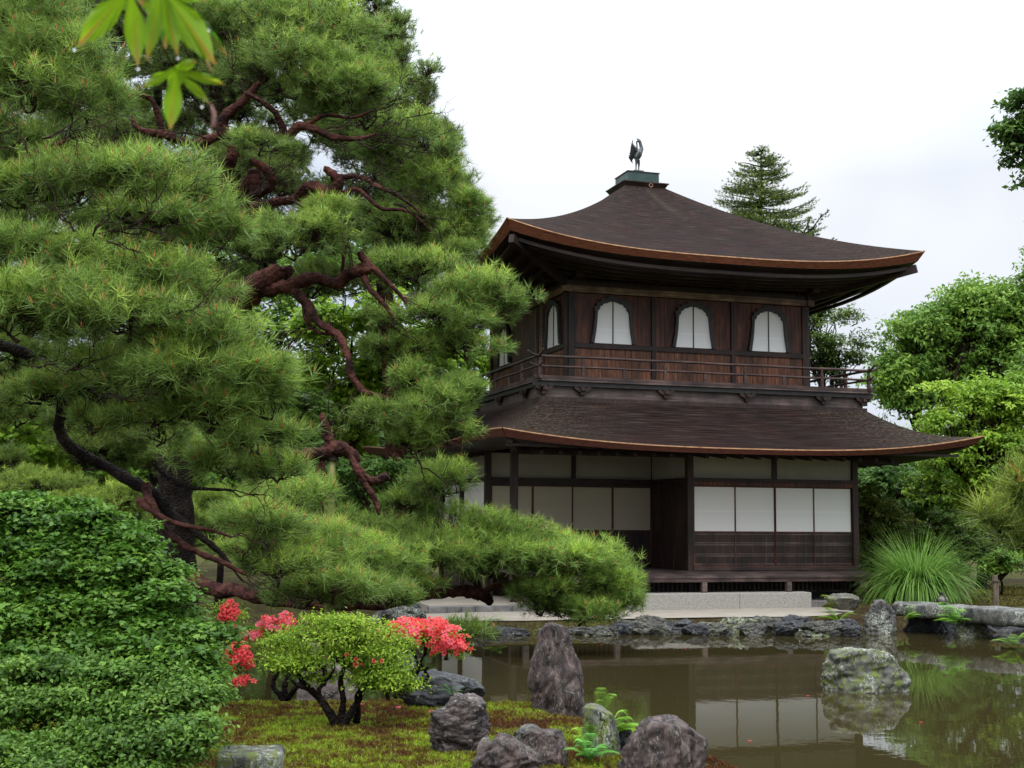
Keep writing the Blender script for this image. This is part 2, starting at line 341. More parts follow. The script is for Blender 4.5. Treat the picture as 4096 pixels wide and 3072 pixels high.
# ------------------------------------------------------------------ ground, pond, path
POND = np.array([(-30, -10.8), (-9.4, -10.6), (-8.2, -9.4), (-7.9, -7), (-7.7, -5.2), (-6.8, -4.2), (-5, -3.9), (-2.8, -3.55), (.3, -3.6), (3.7, -3.78), (4.7, -4.2), (5.5, -3.3), (7.0, -3.2), (8.4, -4.4), (10, -6.2), (14, -7.4), (60, -9),
                 (60, -15), (4, -16.6), (0, -17.9), (-1.5, -18.25), (-2.6, -18.7), (-3.6, -19.7), (-4.4, -19), (-4.55, -17), (-4.5, -15.6), (-4.9, -14.3), (-4.7, -13.2), (-5.2, -12.9), (-6.1, -12.5), (-7.4, -12.3), (-8.6, -12.0), (-10, -12.2), (-30, -12.6)])
def pond_sd(x, y):                       # signed distance, negative in the water
    x = np.asarray(x, float); y = np.asarray(y, float)
    d = np.full(x.shape, 1e9); ins = np.zeros(x.shape, bool); n = len(POND)
    for i in range(n):
        a = POND[i]; b = POND[(i+1) % n]; e = b-a; t = np.clip(((x-a[0])*e[0]+(y-a[1])*e[1])/(e@e), 0, 1)
        d = np.minimum(d, np.hypot(x-a[0]-t*e[0], y-a[1]-t*e[1]))
        c = ((a[1] > y) != (b[1] > y)); xi = (b[0]-a[0])*(y-a[1])/((b[1]-a[1]) if b[1] != a[1] else 1e-9)+a[0]
        ins ^= c & (x < xi)
    return np.where(ins, -d, d)
def vnoise(x, y, s, seed=0):
    return (np.sin(x*s*1.3+seed)*np.cos(y*s*1.1+seed*2.1)+.6*np.sin(x*s*2.7+y*s*1.9+seed*3)+.4*np.cos(y*s*4.3-x*s*3.1+seed))/2.
def land(x, y):
    x = np.asarray(x, float); y = np.asarray(y, float)
    sdv = pond_sd(x, y)
    near = y < -11
    base = np.where(near, .19+.10*np.clip((-13-y)/4, 0, 1)+.03*np.clip(-18-y, 0, 8), .30)
    base = base+np.where((x > 5.6) & ~near, .10*np.clip((x-5.6)/2, 0, 1), 0)
    base = base+np.where(~near & (x < -7.6), .12, 0)
    base = base+vnoise(x, y, .9, 1)*.025+vnoise(x, y, 3.1, 4)*.012*near
    base = np.where((y > -3.6) & (y < 9) & (x > -5) & (x < 5.6), .215, base)
    far = np.clip((np.hypot(x, y-5)-30)/60, 0, 1); base = base+far*3
    wd = np.where(near, .55, .3)
    t = np.clip(sdv/wd+.1, 0, 1); t = t*t*(3-2*t)
    dn = np.clip(-sdv/1.0, 0, 1)
    return np.where(sdv > -.1*wd, -.06+(base+.06)*t, -.06-.6*dn)
xs = np.concatenate([np.array([-900, -400, -200, -120, -80, -60, -45, -35, -28, -22, -18]), np.arange(-15, 13.01, .16), np.array([14, 16, 19, 23, 28, 35, 45, 60, 80, 120, 200, 400, 900])])
ys = np.concatenate([np.array([-400, -200, -100, -60, -45, -36, -31, -28]), np.arange(-26, 2.01, .16), np.array([3, 4, 6, 8, 10, 13, 17, 22, 28, 36, 46, 60, 90, 140, 250, 500, 1200])])
GX, GY = np.meshgrid(xs, ys); GZ = land(GX, GY); nx, ny = len(xs), len(ys)
idx = np.arange(nx*ny).reshape(ny, nx)
tag(fastmesh('ground', np.stack([GX.ravel(), GY.ravel(), GZ.ravel()], 1), np.stack([idx[:-1, :-1].ravel(), idx[:-1, 1:].ravel(), idx[1:, 1:].ravel(), idx[1:, :-1].ravel()], 1), M['ground'], smooth=True), kind='structure')
tag(MB().add([(-60, -40, 0), (60, -40, 0), (60, 0, 0), (-60, 0, 0)], [(0, 1, 2, 3)]).build('pond_water', M['water']), kind='structure')
# sand path along the far shore and the raised sand bed round the pavilion
fr = [(-3.9, -2.6), (-3.2, -3.2), (-2, -3.3), (.3, -3.3), (2, -3.35), (3.7, -3.4), (4.9, -3.1), (5.4, -2.5)]
bk = [(-4.0, -1.9), (-3.4, -1.3), (-2.3, -1.0), (.3, -.8), (2, -.8), (3.7, -.8), (4.9, -.8), (6.4, -.8)]
mb = MB()
for i in range(len(fr)):
    for j in range(5):
        t = j/4; mb.v.append((fr[i][0]*(1-t)+bk[i][0]*t, fr[i][1]*(1-t)+bk[i][1]*t, 0.232+.006*math.sin(i*2.1+j)))
for i in range(len(fr)-1):
    for j in range(4): mb.f.append((i*5+j, (i+1)*5+j, (i+1)*5+j+1, i*5+j+1))
tag(mb.build('path', M['sand'], smooth=True), kind='structure')
mb = MB(); mb.box(-3.2, 6.9, -.86, 8, .1, .352); tag(mb.build('building_bed', M['sand']), kind='structure')
mb = MB()
kx = -3.3
while kx < 6.9:
    L = random.uniform(.28, .55); yk = -.98-.10*max(0, -1-kx)
    o = random.uniform(-.012, .012); tl = random.uniform(-.006, .006)
    mb.box(kx, kx+L-.012, yk-.06+o, yk+.14+o, .2, .36+tl); kx += L
tag(mb.build('kerb', M['kerb'], bevel=.012), kind='structure')

# ------------------------------------------------------------------ PAVILION
PAV = empty('temple_pavilion', (2.95, 3, .352), 'two-storey dark timber pavilion with curved bark-shingled roofs and white paper screens, beyond the pond', 'pavilion')
PAV['_w'] = (2.95, 3., .352)
W2 = 5.9
def roof(name, corners, lifts, zm, top, ztop, prof, thick, mat_edge, nseg=40, nt_=22, q=3.2, decay=2., soff=None, lich=.0):
    """corners: eave corners in order; top: ring of 4; surface UV mapped; fascia, lip and soffit are sub-parts"""
    V = []; UVs = []; Fc = []; Li = []
    eave_loops = []
    for k in range(4):
        a = np.array(corners[k]); b = np.array(corners[(k+1) % 4]); ta = np.array(top[k]); tb = np.array(top[(k+1) % 4]); L = np.linalg.norm(b-a)
        la, lb = lifts[k], lifts[(k+1) % 4]; base = len(V); ring = []
        zmid = zm if not hasattr(zm, '__len__') else zm[0]; dz_ = 0 if not hasattr(zm, '__len__') else zm[k]-zm[0]
        run = np.linalg.norm((a+b)/2-(ta+tb)/2)
        for i in range(nseg+1):
            s = i/nseg; ss = 2*s-1
            lift = (la if ss < 0 else lb)*abs(ss)**q
            bow = .10*(abs(ss)**2.2)       # corners push outward slightly
            for j in range(nt_+1):
                t = j/nt_; e = a*(1-s)+b*s; tp = ta*(1-s)+tb*s; p = e*(1-t)+tp*t
                f = prof(t); z = (zmid+lift*(1-t)**decay)*(1-f)+ztop*f if True else 0
                z = zmid*(1-f)+ztop*f+lift*(1-t)**decay+dz_*(1-f)*(1-abs(ss)**6)
                V.append((p[0], p[1], z)); UVs.append((s*L-L/2, t*run*1.3)); Li.append(lich*max(0, abs(ss)-.45)*(2.6 if ss > 0 and k == 0 else 1.9)*(1-.4*t)+(.9*math.exp(-((ss+.05-.55*(1-t))/.07)**2)*min(1, max(0, (t-.55)*5)) if k == 0 and lich < .9 else 0))
            ring.append(V[base+i*(nt_+1)])
        for i in range(nseg):
            for j in range(nt_):
                q0 = base+i*(nt_+1)+j; Fc.append((q0, q0+nt_+1, q0+nt_+2, q0+1))
        eave_loops.append(ring)
    me = bpy.data.meshes.new(name); me.from_pydata(V, [], Fc); me.update()
    uvl = me.uv_layers.new(name='UVMap'); vi = np.empty(len(me.loops), dtype=np.int32); me.loops.foreach_get('vertex_index', vi)
    uvl.data.foreach_set('uv', np.array(UVs, dtype=np.float32)[vi].ravel())
    at_ = me.attributes.new('Lichen', 'FLOAT', 'POINT'); at_.data.foreach_set('value', np.array(Li, dtype=np.float32))
    me.polygons.foreach_set('use_smooth', [True]*len(me.polygons)); me.materials.append(M['shingle'])
    o = bpy.data.objects.new(name, me); COL.objects.link(o); link(o, PAV)
    cx, cy = np.mean([c[0] for c in corners]), np.mean([c[1] for c in corners])
    fa, lp, sf = MB(), MB(), MB()
    for k, ring in enumerate(eave_loops):
        a = np.array(corners[k]); b = np.array(corners[(k+1) % 4]); d = (b-a)/np.linalg.norm(b-a); nrm = np.array([d[1], -d[0]])
        if nrm @ (np.array([cx, cy])-a) > 0: nrm = -nrm
        n = len(ring); rows = []
        for i, p in enumerate(ring):
            ss = abs(2*i/(n-1)-1); th = thick*(1+.55*ss**3); sg = 1 if i > n/2 else -1
            inx = .055+.05*ss
            # mitre: shrink along the edge toward the middle near corners
            sh = -d*(inx*sg*(ss**6))
            P0 = np.array(p)+np.array([*(nrm*.012), .012]); 
            P1 = np.array(p)+np.array([*(nrm*.02), -.012])
            P2 = np.array(p)+np.array([*(-nrm*inx+sh), -th])
            rows.append((np.array(p)-np.array([*(nrm*.03), -.012]), P0, P1, P1*.5+P1*.5, P2))
        base = len(lp.v)
        for r in rows: lp.v += [tuple(r[0]), tuple(r[1]), tuple(r[2])]
        for i in range(n-1):
            for j in range(2): lp.f.append((base+3*i+j, base+3*i+j+1, base+3*i+3+j+1, base+3*i+3+j))
        base = len(fa.v)
        for r in rows: fa.v += [tuple(r[2]-np.array([*(nrm*.008), 0])), tuple(r[4])]
        for i in range(n-1): fa.f.append((base+2*i, base+2*i+1, base+2*i+3, base+2*i+2))
        sa, sb = np.array(soff[0][k]), np.array(soff[0][(k+1) % 4]); base = len(sf.v)
        for i, r in enumerate(rows):
            s = i/(n-1); e = r[4]; inn = np.array([*(sa*(1-s)+sb*s), soff[1]])
            for j in range(7):
                t = j/6; pz = e*(1-t)+inn*t
                if j < 6 and j % 1 == 0: pass
                sf.v.append(tuple(pz+np.array([0, 0, .03*math.sin(PI*t)])))
        for i in range(n-1):
            for j in range(6): q0 = base+i*7+j; sf.f.append((q0, q0+1, q0+8, q0+7))
    w_ = o; 
    fa.build('fascia', mat_edge, o, smooth=False); lp.build('roof_lip', M['lip'], o); sf.build('soffit', M['beamwood'], o)
    return o, eave_loops
def lerp(a, b, t): return tuple(a[i]*(1-t)+b[i]*t for i in range(len(a)))

# upper roof ----------------------------------------------------------
OV = 1.88
uc = [(-OV-.08, -OV), (W2+OV-.04, -OV), (W2+OV-.04, W2+OV), (-OV-.08, W2+OV)]
bxc = (2.86, 2.9); hb = .52
zb = Z(8.05)
ut = [(bxc[0]-hb, bxc[1]-hb), (bxc[0]+hb, bxc[1]-hb), (bxc[0]+hb, bxc[1]+hb), (bxc[0]-hb, bxc[1]+hb)]
UR, ul = roof('upper_roof', uc, [.46]*4, Z(5.52), ut, Z(8.07), lambda t: .78*t+.22*t**2.2, .14, M['fascia'], q=2.9, decay=2.2,
              soff=([(-.1, -.1), (W2+.1, -.1), (W2+.1, W2+.1), (-.1, W2+.1)], Z(5.22)), lich=.35)
# stepped boards and supports under the upper eaves
for t in (.15, .33, .51, .69, .86):
    for k in range(4):
        sb = MB(); ring = ul[k]; n = len(ring); a = [(-.1, -.1), (W2+.1, -.1), (W2+.1, W2+.1), (-.1, W2+.1)][k]; b = [(-.1, -.1), (W2+.1, -.1), (W2+.1, W2+.1), (-.1, W2+.1)][(k+1) % 4]
        pts = []
        for i in range(0, n, 2):
            s = i/(n-1); e = ring[i]; inn = (a[0]*(1-s)+b[0]*s, a[1]*(1-s)+b[1]*s, Z(5.22)); p = lerp((e[0], e[1], e[2]-.25), inn, t)
            pts.append(p)
        for i in range(len(pts)-1): sb.bar(Vector(pts[i])-Vector((0, 0, .03)), Vector(pts[i+1])-Vector((0, 0, .03)), .09, .07)
        sb.build('eave_batten', M['beamwood'], UR)
for k in range(4):
    mb = MB(); e = Vector(ul[k][0]); i_ = Vector((*[(-.1, -.1), (W2+.1, -.1), (W2+.1, W2+.1), (-.1, W2+.1)][k], Z(5.12)))
    e2 = i_.lerp(e-Vector((0, 0, .34)), .93); mb.bar(i_, e2, .12, .17); mb.build('hip_rafter', M['beamwood'], UR)
def rot_face(k):   # map local facade coords (x along, y out of the wall = -, z) to the k-th face of the upper storey
    if k == 0: return Matrix.Identity(4)
    if k == 1: return Matrix.Translation((0, W2, 0)) @ Matrix.Rotation(-PI/2, 4, 'Z')        # left face
    if k == 2: return Matrix.Translation((W2, 0, 0)) @ Matrix.Rotation(PI/2, 4, 'Z')         # right face
    return Matrix.Translation((W2, W2, 0)) @ Matrix.Rotation(PI, 4, 'Z')
# support blocks under eaves
for k in range(4):
    for x in (.1, 2.03, 3.97, 5.8):
        mb = MB(); mb.box(x-.09, x+.09, -.55, -.02, Z(5.16), Z(5.28)); mb.box(x-.12, x+.12, -.72, -.50, Z(5.27), Z(5.37)); mb.box(x-.32, x+.32, -.16, -.04, Z(5.2), Z(5.27))
        mb.build('bracket', M['beamwood'], UR, xf=rot_face(k))
# box on top ---------------------------------------------------------
mb = MB(); z0 = Z(8.05)
mb.box(bxc[0]-.60, bxc[0]+.60, bxc[1]-.60, bxc[1]+.60, z0+.10, z0+.125)
b0, b1_ = .52, .585
for sgn in (0,):
    a = [(bxc[0]-b0, bxc[1]-b0, z0), (bxc[0]+b0, bxc[1]-b0, z0), (bxc[0]+b0, bxc[1]+b0, z0), (bxc[0]-b0, bxc[1]+b0, z0),
         (bxc[0]-b1_, bxc[1]-b1_, z0+.10), (bxc[0]+b1_, bxc[1]-b1_, z0+.10), (bxc[0]+b1_, bxc[1]+b1_, z0+.10), (bxc[0]-b1_, bxc[1]+b1_, z0+.10)]
    mb.add(a, [(0, 1, 5, 4), (1, 2, 6, 5), (2, 3, 7, 6), (3, 0, 4, 7)])
cr_ = mb.build('roof_cap', M['darkwood'], PAV)
mb = MB(); mb.box(bxc[0]-.41, bxc[0]+.41, bxc[1]-.41, bxc[1]+.41, z0+.126, z0+.40)
mb.build('dew_basin', M['copper'], cr_)
mb = MB(); mb.box(bxc[0]-.43, bxc[0]+.43, bxc[1]-.43, bxc[1]+.43, z0+.401, z0+.418)
mb.build('basin_lid', M['black'], cr_)
mb = MB(); ring = [(bxc[0]+.12+.045*math.cos(a), bxc[1]-.585, z0+.045+.045*math.sin(a)) for a in np.linspace(0, 2*PI, 17)]; mb.tube(ring, .012, 6); mb.build('drain_ring', M['metal_ring'], cr_)

# upper storey walls -------------------------------------------------
wz0, wz1 = Z(2.86), Z(5.22)
mb = MB(); mb.box(.08, W2-.08, .08, W2-.08, wz0, wz1); mb.build('core_wall', M['darkwood'], PAV)
def katomado(parent, xc, xf):
    # bell shaped window: half outline (dx, z)
    h = [(.45, 3.82), (.43, 3.95), (.405, 4.1), (.385, 4.3), (.375, 4.46), (.365, 4.53), (.325, 4.56), (.315, 4.62), (.26, 4.645), (.235, 4.69), (.15, 4.705), (.10, 4.735), (.03, 4.745), (0, 4.77)]
    poly = [(xc-a, Z(b)) for a, b in h]+[(xc+a, Z(b)) for a, b in h[::-1][1:]]
    ho = []
    for i, (a, b) in enumerate(h):
        wd = .075 if i > 4 else .06+.02*(4-i)/4
        cxx, czz = 0, 4.2
        if i < 5: ho.append((a+wd, b))
        else:
            dx, dz = a-0, b-4.25; L = math.hypot(dx, dz); ho.append((a+dx/L*.10, b+dz/L*.10))
    for i in (5, 7, 9, 11): ho[i] = (ho[i][0]+.012, ho[i][1]+.012)
    po = [(xc-a, Z(b)) for a, b in ho]+[(xc+a, Z(b)) for a, b in ho[::-1][1:]]
    n = len(poly); fb = MB(); vs = []
    y0, y1 = -.075, .03
    for (x, z), (X, Y) in zip(poly, po): vs += [(x, y0, z), (X, y0, Y), (X, y1, Y), (x, y1, z)]
    fs = []
    for i in range(n-1):
        a, b = 4*i, 4*i+4
        for j in range(4): fs.append((a+j, b+j, b+(j+1) % 4, a+(j+1) % 4))
    fs += [(0, 1, 2, 3), (4*n-4, 4*n-1, 4*n-2, 4*n-3)]
    fb.add(vs, fs); fr_ = fb.build('window', M['black'], parent, xf=xf)
    pp = MB(); pp.prism([(x, z) for x, z in poly], -.012, .0); pp.build('paper', M['paper_up'], fr_, xf=xf)
    mu = MB(); mu.box(xc-.011, xc+.011, -.028, -.013, Z(3.82), Z(4.765)); mu.build('muntin', M['darkwood'], fr_, xf=xf)
for k in range(4):
    xf = rot_face(k)
    bays = [(.17, 1.97), (2.09, 3.91), (4.03, 5.73)]
    wall = MB()
    # vertical planks above and below the sill
    for (a, b) in bays:
        x = a
        while x < b-.01:
            wd = min(random.uniform(.13, .2), b-x); wall.box(x, x+wd-.006, .005+random.uniform(0, .006), .07, Z(2.86), Z(3.70)); x += wd
    wl = wall.build('plank_wall', M['orangewood'], PAV, xf=xf)
    wall = MB()
    for (a, b) in bays:
        x = a
        while x < b-.01:
            wd = min(random.uniform(.2, .3), b-x); wall.box(x, x+wd-.005, .012+random.uniform(0, .005), .07, Z(3.81), Z(4.90)); x += wd
    wall.build('upper_panel', M['redwood'], wl, xf=xf)
    mb = MB(); mb.box(.17, 5.73, -.035, .07, Z(3.70), Z(3.80)); mb.build('sill', M['darkwood'], wl, xf=xf)
    mb = MB(); mb.box(-.12, W2+.12, -.075, .07, Z(4.91), Z(5.05)); mb.build('head_beam', M['palebeam'], wl, xf=xf)
    mb = MB(); mb.box(-.1, W2+.1, -.05, .07, Z(5.055), Z(5.15))
    for i in range(37): 
        x = .05+i*W2/37; mb.prism([(x+.07*math.cos(a), Z(5.15)+.045*math.sin(a)) for a in np.linspace(0, PI, 7)], -.09, -.02)
    mb.build('scalloped_trim', M['beamwood'], wl, xf=xf)
    for i, x in enumerate((.1, 2.03, 3.97, 5.8)):
        if i in (0,) or True:
            hw = .075 if i in (0, 3) else .055
            mb = MB(); mb.box(x-hw, x+hw, -.03, .09, Z(2.86), Z(4.91)); mb.build('post', M['darkwood'], PAV, xf=xf, bevel=.008)
    if k in (0, 3):
        for xc in (1.055, 2.985, 4.86): katomado(PAV, xc, xf)
    elif k == 1:
        for yc in (.85, 2.95, 4.75 if False else 4.6): 
            if yc != 2.95: katomado(PAV, W2-yc, xf)
        mb = MB(); mb.box(W2-3.9, W2-2.0, -.03, .0, Z(2.9), Z(4.85)); mb.build('door_panel', M['redwood'], wl, xf=xf)
        mb = MB()
        for x in (W2-1.72, W2-2.02, W2-1.62): mb.box(x-.03, x+.03, -.05, -.0, Z(2.9), Z(4.85))
        mb.build('door_jamb', M['palebeam'], wl, xf=xf)
# balcony ------------------------------------------------------------
OB = .95
mb = MB(); mb.box(-OB-.03, W2+OB+.03, -OB-.03, .0, Z(2.845), Z(2.885)); mb.box(-OB-.03, 0., .0, W2, Z(2.845), Z(2.885)); mb.box(W2, W2+OB+.03, .0, W2, Z(2.845), Z(2.885)); mb.box(-OB-.03, W2+OB+.03, W2, W2+OB+.03, Z(2.845), Z(2.885))
BAL = mb.build('balcony', M['greywood'], PAV)
B0, B1 = -OB, W2+OB
mb = MB()
for (x0, x1, y0, y1) in ((B0-.12, B1+.12, B0+.02, B0+.1), (B0-.12, B1+.12, B1-.1, B1-.02), (B0+.02, B0+.1, B0+.1, B1-.1), (B1-.1, B1-.02, B0+.1, B1-.1)): mb.box(x0, x1, y0, y1, Z(2.75), Z(2.843))
mb.build('edge_beam', M['black'], BAL)
mb = MB(); i_ = .10
mb.box(B0+i_, B1-i_, B0+i_, B0+i_+.06, Z(2.52), Z(2.748)); mb.box(B0+i_, B1-i_, B1-i_-.06, B1-i_, Z(2.52), Z(2.748)); mb.box(B0+i_, B0+i_+.06, B0+i_+.06, B1-i_-.06, Z(2.52), Z(2.748)); mb.box(B1-i_-.06, B1-i_, B0+i_+.06, B1-i_-.06, Z(2.52), Z(2.748))
mb.build('skirt_board', M['greywood'], BAL)
mb = MB(); i_ = .03
mb.box(B0+i_, B1-i_, B0+i_, B0+i_+.1, Z(2.42), Z(2.518)); mb.box(B0+i_, B1-i_, B1-i_-.1, B1-i_, Z(2.42), Z(2.518)); mb.box(B0+i_, B0+i_+.1, B0+i_+.1, B1-i_-.1, Z(2.42), Z(2.518)); mb.box(B1-i_-.1, B1-i_, B0+i_+.1, B1-i_-.1, Z(2.42), Z(2.518))
mb.build('base_rail', M['darkwood'], BAL)
def cusp_bracket(parent, xf, x):
    mb = MB()
    mb.box(x-.055, x+.055, B0+.0, B0+.09, Z(2.575), Z(2.64))
    mb.prism([(x-.19, Z(2.745)), (x-.19, Z(2.72)), (x-.165, Z(2.69)), (x-.12, Z(2.665)), (x-.08, Z(2.64)), (x+.08, Z(2.64)), (x+.12, Z(2.665)), (x+.165, Z(2.69)), (x+.19, Z(2.72)), (x+.19, Z(2.745)), (x+.10, Z(2.745)), (x+.085, Z(2.70)), (x+.05, Z(2.745)), (x-.05, Z(2.745)), (x-.085, Z(2.70)), (x-.10, Z(2.745))], B0+.02, B0+.09)
    mb.box(x-.05, x+.05, B0-.05, B0+.02, Z(2.66), Z(2.73))
    mb.build('bracket', M['darkwood'], parent, xf=xf)
def rotB(k): return rot_face(k)
for k in range(4):
    xf = rotB(k)
    for x in (B0+.12, .02, 1.92, 3.84, 5.72, B1-.12): cusp_bracket(BAL, xf, x)
    # rails
    def rail(name, zz, rad, ext, up, side):
        pts = []; rr = []
        n = 14
        for i in range(n+1):
            x = B0-ext+(ext)*(i/n); e = 1-i/n; pts.append((x, B0, zz+up*e**2)); rr.append(rad*(1-.35*e))
        pts += [(B0+.3*j, B0, zz-.004*math.sin(j)) for j in range(1, int((B1-B0)/.3))]; rr += [rad]*(len(pts)-len(rr))
        for i in range(n+1):
            x = B1+ext*(i/n); e = i/n; pts.append((x, B0, zz+up*e**2)); rr.append(rad*(1-.35*e))
        mb = MB(); mb.tube(pts, rr, 8); return mb.build('rail', M['railwood'], BAL, xf=xf, smooth=True)
    dz = .012*(k in (1, 2))
    rail('top', Z(3.36)+dz, .03, .26, .10, 0); rail('mid', Z(3.15)+dz, .026, .2, .06, 0)
    mb = MB(); mb.box(B0-.12, B1+.12, B0-.035, B0+.035, Z(2.9)-.012, Z(2.955)); mb.build('ground_rail', M['railwood'], BAL, xf=xf)
    for x in (B0, .02, 1.88, 3.77, 5.66, B1):
        mb = MB(); mb.box(x-.032, x+.032, B0-.03, B0+.03, Z(2.89), Z(3.25)); mb.box(x-.022, x+.022, B0-.022, B0+.022, Z(3.25), Z(3.335)); mb.build('baluster', M['railwood'], BAL, xf=xf)
    for x in (.94, 2.81, 4.71):
        mb = MB(); mb.box(x-.035, x+.035, B0-.025, B0+.025, Z(2.95), Z(3.13)); mb.build('strut', M['railwood'], BAL, xf=xf)

# lower roof ---------------------------------------------------------
L0, L1, LY0, LY1 = -2.05, 9.05, -2.0, 8.0
lc = [(L0, LY0), (L1, LY0), (L1, LY1), (L0-.85, LY1)]
lt = [(B0+.02, B0+.02), (B1-.02, B0+.02), (B1-.02, B1-.1), (B0+.02, B1-.1)]
so_in = ([(-1.13, -.08), (7.06, -.08), (7.06, 6.5), (-1.13, 6.5)], Z(1.50))
LR, ll = roof('lower_roof', lc, [.29, .42, .42, .38], [Z(1.475), Z(1.475), Z(1.475), Z(1.66)], lt, Z(2.44), lambda t: .62*t+.38*t**2.2, .11, M['fascia2'], q=2.8, decay=2.0, soff=so_in, lich=1.)
# left side apron of the lower roof that steps back from the corner
mb = MB()
# rafters of the lower eaves (each a piece of its own)
def rafter(a, b): 
    m_ = MB(); m_.bar(a, b, .075, .085); m_.build('rafter', M['beamwood'], LR)
for i in range(21):
    x = -1.0+i*.41
    rafter((x, .0, Z(1.50)), (x, -1.3, Z(1.335)))
for i in range(9):
    y = .3+i*.7; rafter((7.06, y, Z(1.50)), (8.4, y, Z(1.34))); 
for i in range(8):
    y = 2.2+i*.6; rafter((-1.13, y, Z(1.47)), (-2.25, y, Z(1.385)))
for (a, b) in (((7.06, -.02, Z(1.44)), (8.75, -1.75, Z(1.70))), ((-1.15, -.02, Z(1.44)), (-1.85, -1.8, Z(1.56)))):
    m_ = MB(); m_.bar(a, b, .12, .14); m_.build('hip_rafter', M['beamwood'], LR)
mb = MB(); mb.bar((-1.9, -1.72, Z(1.455)), (8.6, -1.72, Z(1.455)), .06, .05); mb.build('eave_batten', M['beamwood'], LR)
# ground floor -------------------------------------------------------
def bx(name, x0, x1, y0, y1, z0, z1, mt, parent=PAV, bev=0): return MB().box(x0, x1, y0, y1, Z(z0), Z(z1)).build(name, mt, parent, bevel=bev)
GZ0 = .352-2.09
for (x, y, hw, z0) in ((7.01, 0, .075, GZ0), (2.87, 0, .075, GZ0), (-1.18, 0, .075, GZ0), (-1.18, 2.0, .07, GZ0), (-1.18, 4.15, .06, GZ0), (-1.18, 6.1, .06, GZ0), (7.01, 2.0, .07, GZ0), (7.01, 4.2, .07, GZ0), (7.01, 6.1, .07, GZ0)):
    bx('post', x-hw, x+hw, y-hw, y+hw, z0, 1.5, M['darkwood'], bev=.01)
# front right wall y=0
bx('plaster_wall', 2.945, 6.935, .0, .05, .93, 1.48, M['plaster'])
bx('short_post', 4.90, 5.02, -.045, .045, .93, 1.47, M['darkwood'])
bx('lintel', 2.80, 7.13, -.10, .06, .845, .928, M['beamwood']); bx('lintel', 2.945, 6.935, -.07, .06, .755, .843, M['redwood'])
bx('sill', 2.945, 6.935, -.09, .08, -1.10, -1.02, M['railwood'])
bx('eave_beam', -1.3, 7.2, -.06, .06, 1.482, 1.56, M['beamwood'])
def shoji(x0, x1, y, slats, vbar=None):
    f = MB(); w_ = .02
    f.box(x0, x0+w_, y-.02, y+.02, Z(-1.02), Z(.75)); f.box(x1-w_, x1, y-.02, y+.02, Z(-1.02), Z(.75)); f.box(x0+w_, x1-w_, y-.018, y+.018, Z(.73), Z(.75))
    f.box(x0+w_, x1-w_, y-.018, y+.018, Z(-.275), Z(-.245)); f.box(x0+w_, x1-w_, y-.018, y+.018, Z(-1.02), Z(-.985))
    p = f.build('shoji_screen', M['redwood'], PAV)
    MB().box(x0+w_, x1-w_, y-.004, y+.012, Z(-.245), Z(.73)).build('paper', M['paper'] if slats else M['paper_shaded'], p)
    MB().box(x0+w_, x1-w_, y+.0, y+.012, Z(-.985), Z(-.275)).build('kick_board', M['darkwood'], p)
    if slats:
        s = MB()
        for z in (-.31, -.50, -.545, -.745, -.79, -.965): s.box(x0+w_, x1-w_, y-.016, y-.001, Z(z-.011), Z(z+.011))
        if vbar: s.box(vbar-.006, vbar+.006, y-.012, y-.001, Z(-.985), Z(-.275))
        s.build('slat', M['slatwood'], p)
xsn = [2.955, 3.975, 4.965, 5.95, 6.93]
for i in range(4): shoji(xsn[i], xsn[i+1], -.02 if i % 2 == 0 else .0, True, [None, 4.74, 5.72, 6.20][i])
# recess
bx('plaster_wall', -1.11, 2.82, 2.0, 2.05, .93, 1.48, M['plaster'])
bx('plaster_wall', 2.84, 2.88, .075, 1.99, .93, 1.48, M['plaster'])
bx('short_post', .83, .93, 1.96, 2.0, .93, 1.47, M['darkwood'])
bx('lintel', -1.11, 2.8, 1.90, 2.06, .845, .928, M['beamwood']); bx('lintel', -1.11, 2.8, 1.93, 2.06, .755, .843, M['beamwood'])
bx('lintel', 2.79, 2.88, .075, 1.90, .845, .928, M['beamwood']); bx('lintel', -1.18, 2.80, -.05, .05, 1.36, 1.48, M['beamwood'])
bx('boarded_wall', 2.82, 2.87, .075, 1.98, -1.10, .843, M['darkwood'])
m_ = MB()
for y in (.09, .72, 1.35, 1.95): m_.box(2.795, 2.818, y-.02, y+.02, Z(-1.1), Z(.84))
m_.box(2.798, 2.819, .08, 1.96, Z(-.98), Z(-.93)); m_.build('door_rail', M['darkwood'], PAV)
xr = [-1.10, -.115, .85, 1.84, 2.80]
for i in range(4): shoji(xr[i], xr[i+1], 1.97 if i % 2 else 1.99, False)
bx('core_wall', -1.0, 6.9, 2.1, 6.5, GZ0, 1.50, M['darkwood'])
bx('core_wall', 2.9, 6.9, .1, 2.1, GZ0, 1.50, M['darkwood'])
# left side wall
for (a, b) in ((2.08, 4.08), (4.22, 6.03)):
    bx('plaster_wall', -1.16, -1.10, a, b, .93, 1.46, M['plaster']); bx('plaster_wall', -1.155, -1.10, a, b, -1.0, .84, M['paper'])
bx('lintel', -1.22, -1.09, 2.08, 6.03, .843, .928, M['darkwood'])
# right side wall
bx('plaster_wall', 7.0, 7.05, .08, 6.0, -.9, 1.46, M['plaster']); bx('lintel', 7.0, 7.1, .08, 6.0, .84, .93, M['darkwood'])
